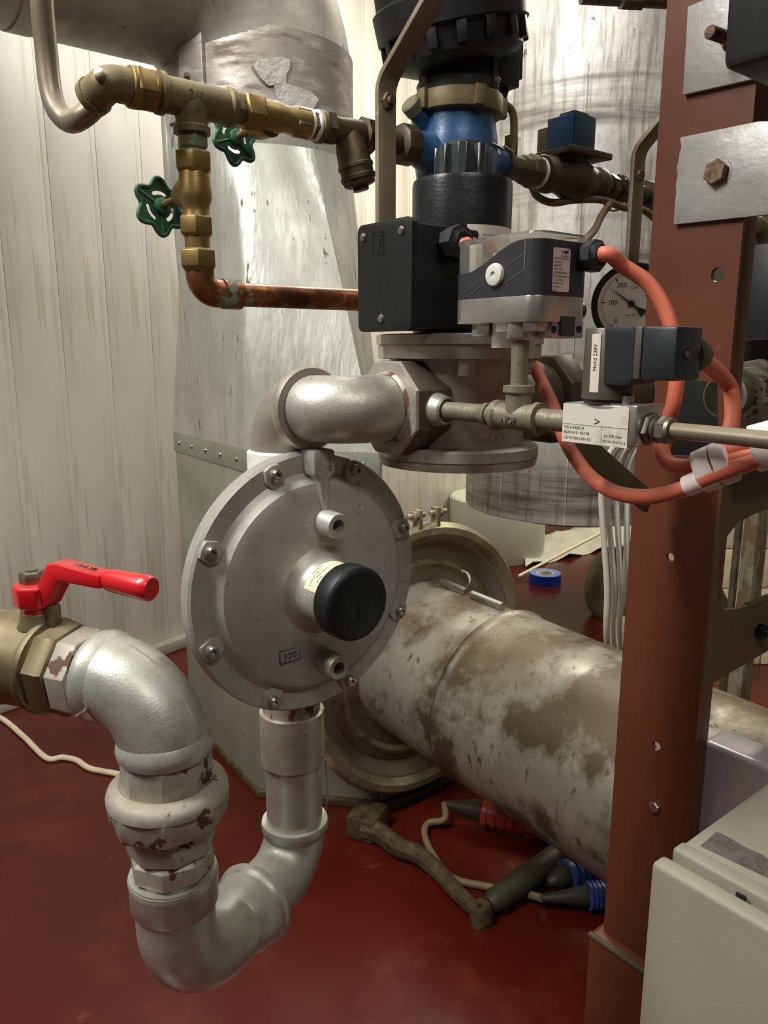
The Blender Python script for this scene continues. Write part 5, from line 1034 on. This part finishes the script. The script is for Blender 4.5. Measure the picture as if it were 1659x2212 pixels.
# ================================================================== orange cables
RC = .0058
def cab(pts, lab, name='orange_cable', r=RC):
    m = MB(); m.sweep(smoothpath(pts, 8), r, 18); return solo(name, m, M['orange'], lab, 'cable')
cab([gl+A*.006, gl+A*.022-Z*.002, W(1010, 524, .672), W(1050, 548, .690), W(1098, 620, .735), W(1128, 700, .745), W(1145, 770, .735), W(1168, 820, .715), W(1196, 880, .690), W(1214, 935, .665), W(1240, 985, .640), W(1278, 1032, .610), W(1330, 1064, .585), W(1400, 1073, .560), W(1470, 1058, .538), W(1530, 1033, .520), W(1600, 1006, .502), W(1670, 985, .49), W(1740, 970, .48)], 'orange cable from the terminal box sagging lowest in a wide loop')
cab([gl2+A*.008, gl2+A*.022, W(1345, 574, .590), W(1395, 608, .590), W(1430, 655, .588), W(1452, 715, .586), W(1463, 790, .588), W(1455, 870, .590), W(1435, 930, .592), W(1428, 968, .585), W(1445, 1000, .570), W(1485, 1008, .548), W(1530, 990, .530), W(1600, 965, .506), W(1670, 950, .49), W(1740, 938, .48)], 'orange cable arching from the pressure switch over the gauge')
g3 = SF(.272, .0345, 1.1955)
cab([g3-B*.012, g3+B*.004-Z*.003, W(1573, 830, .575), W(1583, 885, .568), W(1574, 945, .556), W(1560, 980, .545), W(1553, 1003, .528), W(1590, 994, .507), W(1660, 972, .494), W(1740, 955, .484)], 'orange cable dropping from the square black connector')
def wrap(lab, p0, p1, ra, rb, mat=M['tape']):
    m = MB(); d = (p1-p0); L = d.length; d.normalize(); u, v = perp(d)
    m.sweep([p0, p0, p1, p1], [ra*.98, ra, ra, ra*.98], 28, up=Z, sq=rb/ra); return solo('tape_wrap', m, mat, lab, 'tape')
wrap('leftmost white tape wrap around the single orange cable', W(1484, 1050, .533), W(1516, 1037, .524), .0074, .0074)
wrap('slanting white tape wrap in the middle of the orange cable bundle', W(1512, 1020, .527), W(1548, 1005, .517), .0150, .0085)
wrap('second white tape wrap right of the slanting wrap', W(1551, 1004, .516), W(1580, 992, .509), .0150, .0088)
wrap('broad white tape wrap at the right edge of the frame', W(1628, 970, .497), W(1700, 952, .484), .0155, .0085)

# ================================================================== cabinets lower right
C0 = Vector((.302, .752, 0)); CF = AB(C0)
cb = thing('control_cabinet', 'grey enamelled cabinet with door and worn nameplate at lower right', 'cabinet', C0, TH)
m = MB(); m.box(CF, .0, .6, -.012, .012, 0.02, .650); part('door', m, M['cab'], cb, bevel=.006, seg=3)
m = MB(); m.box(CF, .006, .6, .019, .040, 0.0, .657); part('door_frame', m, M['cab'], cb, bevel=.004, seg=3)
m = MB(); m.box(CF, .008, .59, .034, .27, 0.0, .656); part('cabinet_body', m, M['cab'], cb, bevel=.005, seg=3)
m = MB(); m.box(CF, .02, .58, .0, .03, 0.03, .635); part('gasket', m, M['dark'], cb)
def tz(px, py, z=.6566): h = hitz(px, py, z); return ((h-C0).dot(A), (h-C0).dot(B))
tp = [tz(x, y) for x, y in ((1513, 1827), (1547, 1797), (1557, 1800), (1580, 1812), (1610, 1830), (1640, 1843), (1700, 1872), (1700, 1915))]
m = MB(); m.prism(tp, CF, .6558, .6567); npl = part('nameplate', m, M['nameplate'], cb, label='worn grey nameplate with faint lines')
m = MB()
random.seed(7)
x0, y0 = tz(1540, 1822)
for k in range(4):
    for j in range(7):
        if random.random() < .8: m.box(CF, x0+.012+j*.012, x0+.012+j*.012+random.uniform(.004, .01), y0-.004+k*.0045, y0-.0028+k*.0045, .6566, .6569)
part('faint_print', m, M['inkgrey'], npl)
kh = tz(1613, 1923, .65); m = MB(); m.box(CF, kh[0]-.004, kh[0]+.006, .010, .0135, .646, .652); part('keyhole', m, M['dark'], cb)
m = MB(); lvf = PF.at(PW-.03, .038, 0); m.box(lvf, .02, .6, .0, .06, .0, .652); solo('lilac_box', m, M['lav'], 'pale lilac steel box between the post and the grey cabinet', 'box', bevel=.008, seg=3)

# ================================================================== floor tools and plugs
ft = thing('cast_lever', 'rusty cast iron lever lying on the red floor under the duct', 'lever', hitz(900, 1880))
pts = [hitz(x, y, .03) for x, y in ((785, 1790), (820, 1800), (860, 1830), (900, 1845), (945, 1880), (990, 1930), (1035, 1972))]
sp_ = smoothpath(pts, 6); n_ = len(sp_)
m = MB(); m.sweep(sp_, [.030-.012*(i/n_) for i in range(n_)], 10, up=Z, sq=.8); part('lever_body', m, M['castiron'], ft, sm=30)
m = MB(); m.sweep([p+Z*.022*(1-.3*i/n_) for i, p in enumerate(sp_)], .007, 6); part('raised_ridge', m, M['castiron'], ft)
m = MB(); c_ = hitz(800, 1800, .0); m.box(Frame(c_, (pts[1]-pts[0]).normalized(), Z.cross((pts[1]-pts[0]).normalized()), Z), -.05, .03, -.045, .05, .0, .062); part('lever_jaw', m, M['castiron'], ft, bevel=.01)
m = MB(); c_ = hitz(1040, 1975, .02); m.lathe(on(c_, 0), Z, [(0, .024), (.03, .026), (.045, .018)], 14); part('lever_eye', m, M['castiron'], ft)
m = MB(); a_ = hitz(1055, 1955, .03); b_ = hitz(1262, 1812, .04); dd = (b_-a_); L = dd.length; m.lathe(a_, dd, [(0, .016), (.02, .026), (L*.5, .030), (L*.85, .031), (L, .022)], 18); solo('rubber_handle', m, M['dkrubber'], 'thick dark rubber handle leaning from the cast lever toward the post', 'handle')
def plug(lab, a_, b_, r, mat, cone):
    t = thing('power_plug', lab, 'plug', Vector((a_.x, a_.y, 0))); dd = (b_-a_); L = dd.length; prf = [(0, r*.86)]
    for k in range(5): prf += [(L*(.02+.1*k), r), (L*(.07+.1*k), r), (L*(.075+.1*k), r*.9), (L*(.115+.1*k), r*.9)]
    prf += [(L*.56, r), (L*.8, r*1.15), (L, r*1.2)]
    m = MB(); m.lathe(a_, dd, prf, 28); part('plug_shell', m, mat, t)
    m = MB(); m.lathe(a_, -dd, [(-.005, r*.8), (.03, r*.62), (cone, r*.22)], 16); part('cable_boot', m, M['dkrubber'], t)
    return a_-dd.normalized()*cone
e_r = plug('red ribbed power plug lying on the floor beneath the duct', hitz(1042, 1752, .046), hitz(1240, 1792, .046), .038, M['redplug'], .10)
plug('upper blue ribbed power plug beside the foot of the post', hitz(1222, 1892, .042), hitz(1345, 1842, .042), .034, M['blueplug'], .05)
e_b = plug('lower blue power plug close to the floor beam', hitz(1268, 1935, .034), hitz(1360, 1930, .034), .030, M['blueplug'], .10)
m = MB(); m.sweep(smoothpath([e_r, hitz(960, 1770, .03), hitz(926, 1778, .02), hitz(917, 1800, .012), hitz(932, 1840, .010), hitz(975, 1895, .010), hitz(1050, 1915, .010), hitz(1130, 1930, .012), e_b]), .0088, 12); solo('plug_cable', m, M['cable'], 'grey brown cable curling from the red plug across the floor', 'cable')

# dark fitting at the very top beside the tank
c_ = W(1370, -12, 1.75); m = MB(); m.cyl(c_-Vector((.12, 0, 0)), c_+Vector((.14, .03, 0)), .020, 20); m.lathe(c_, Vector((1, .1, 0)), [(-.03, .021), (-.028, .032), (.02, .032), (.022, .021)], 8)
solo('dark_pipe', m, M['darkcast'], 'dark pipe with a coupling at the top edge beside the post', 'pipe')
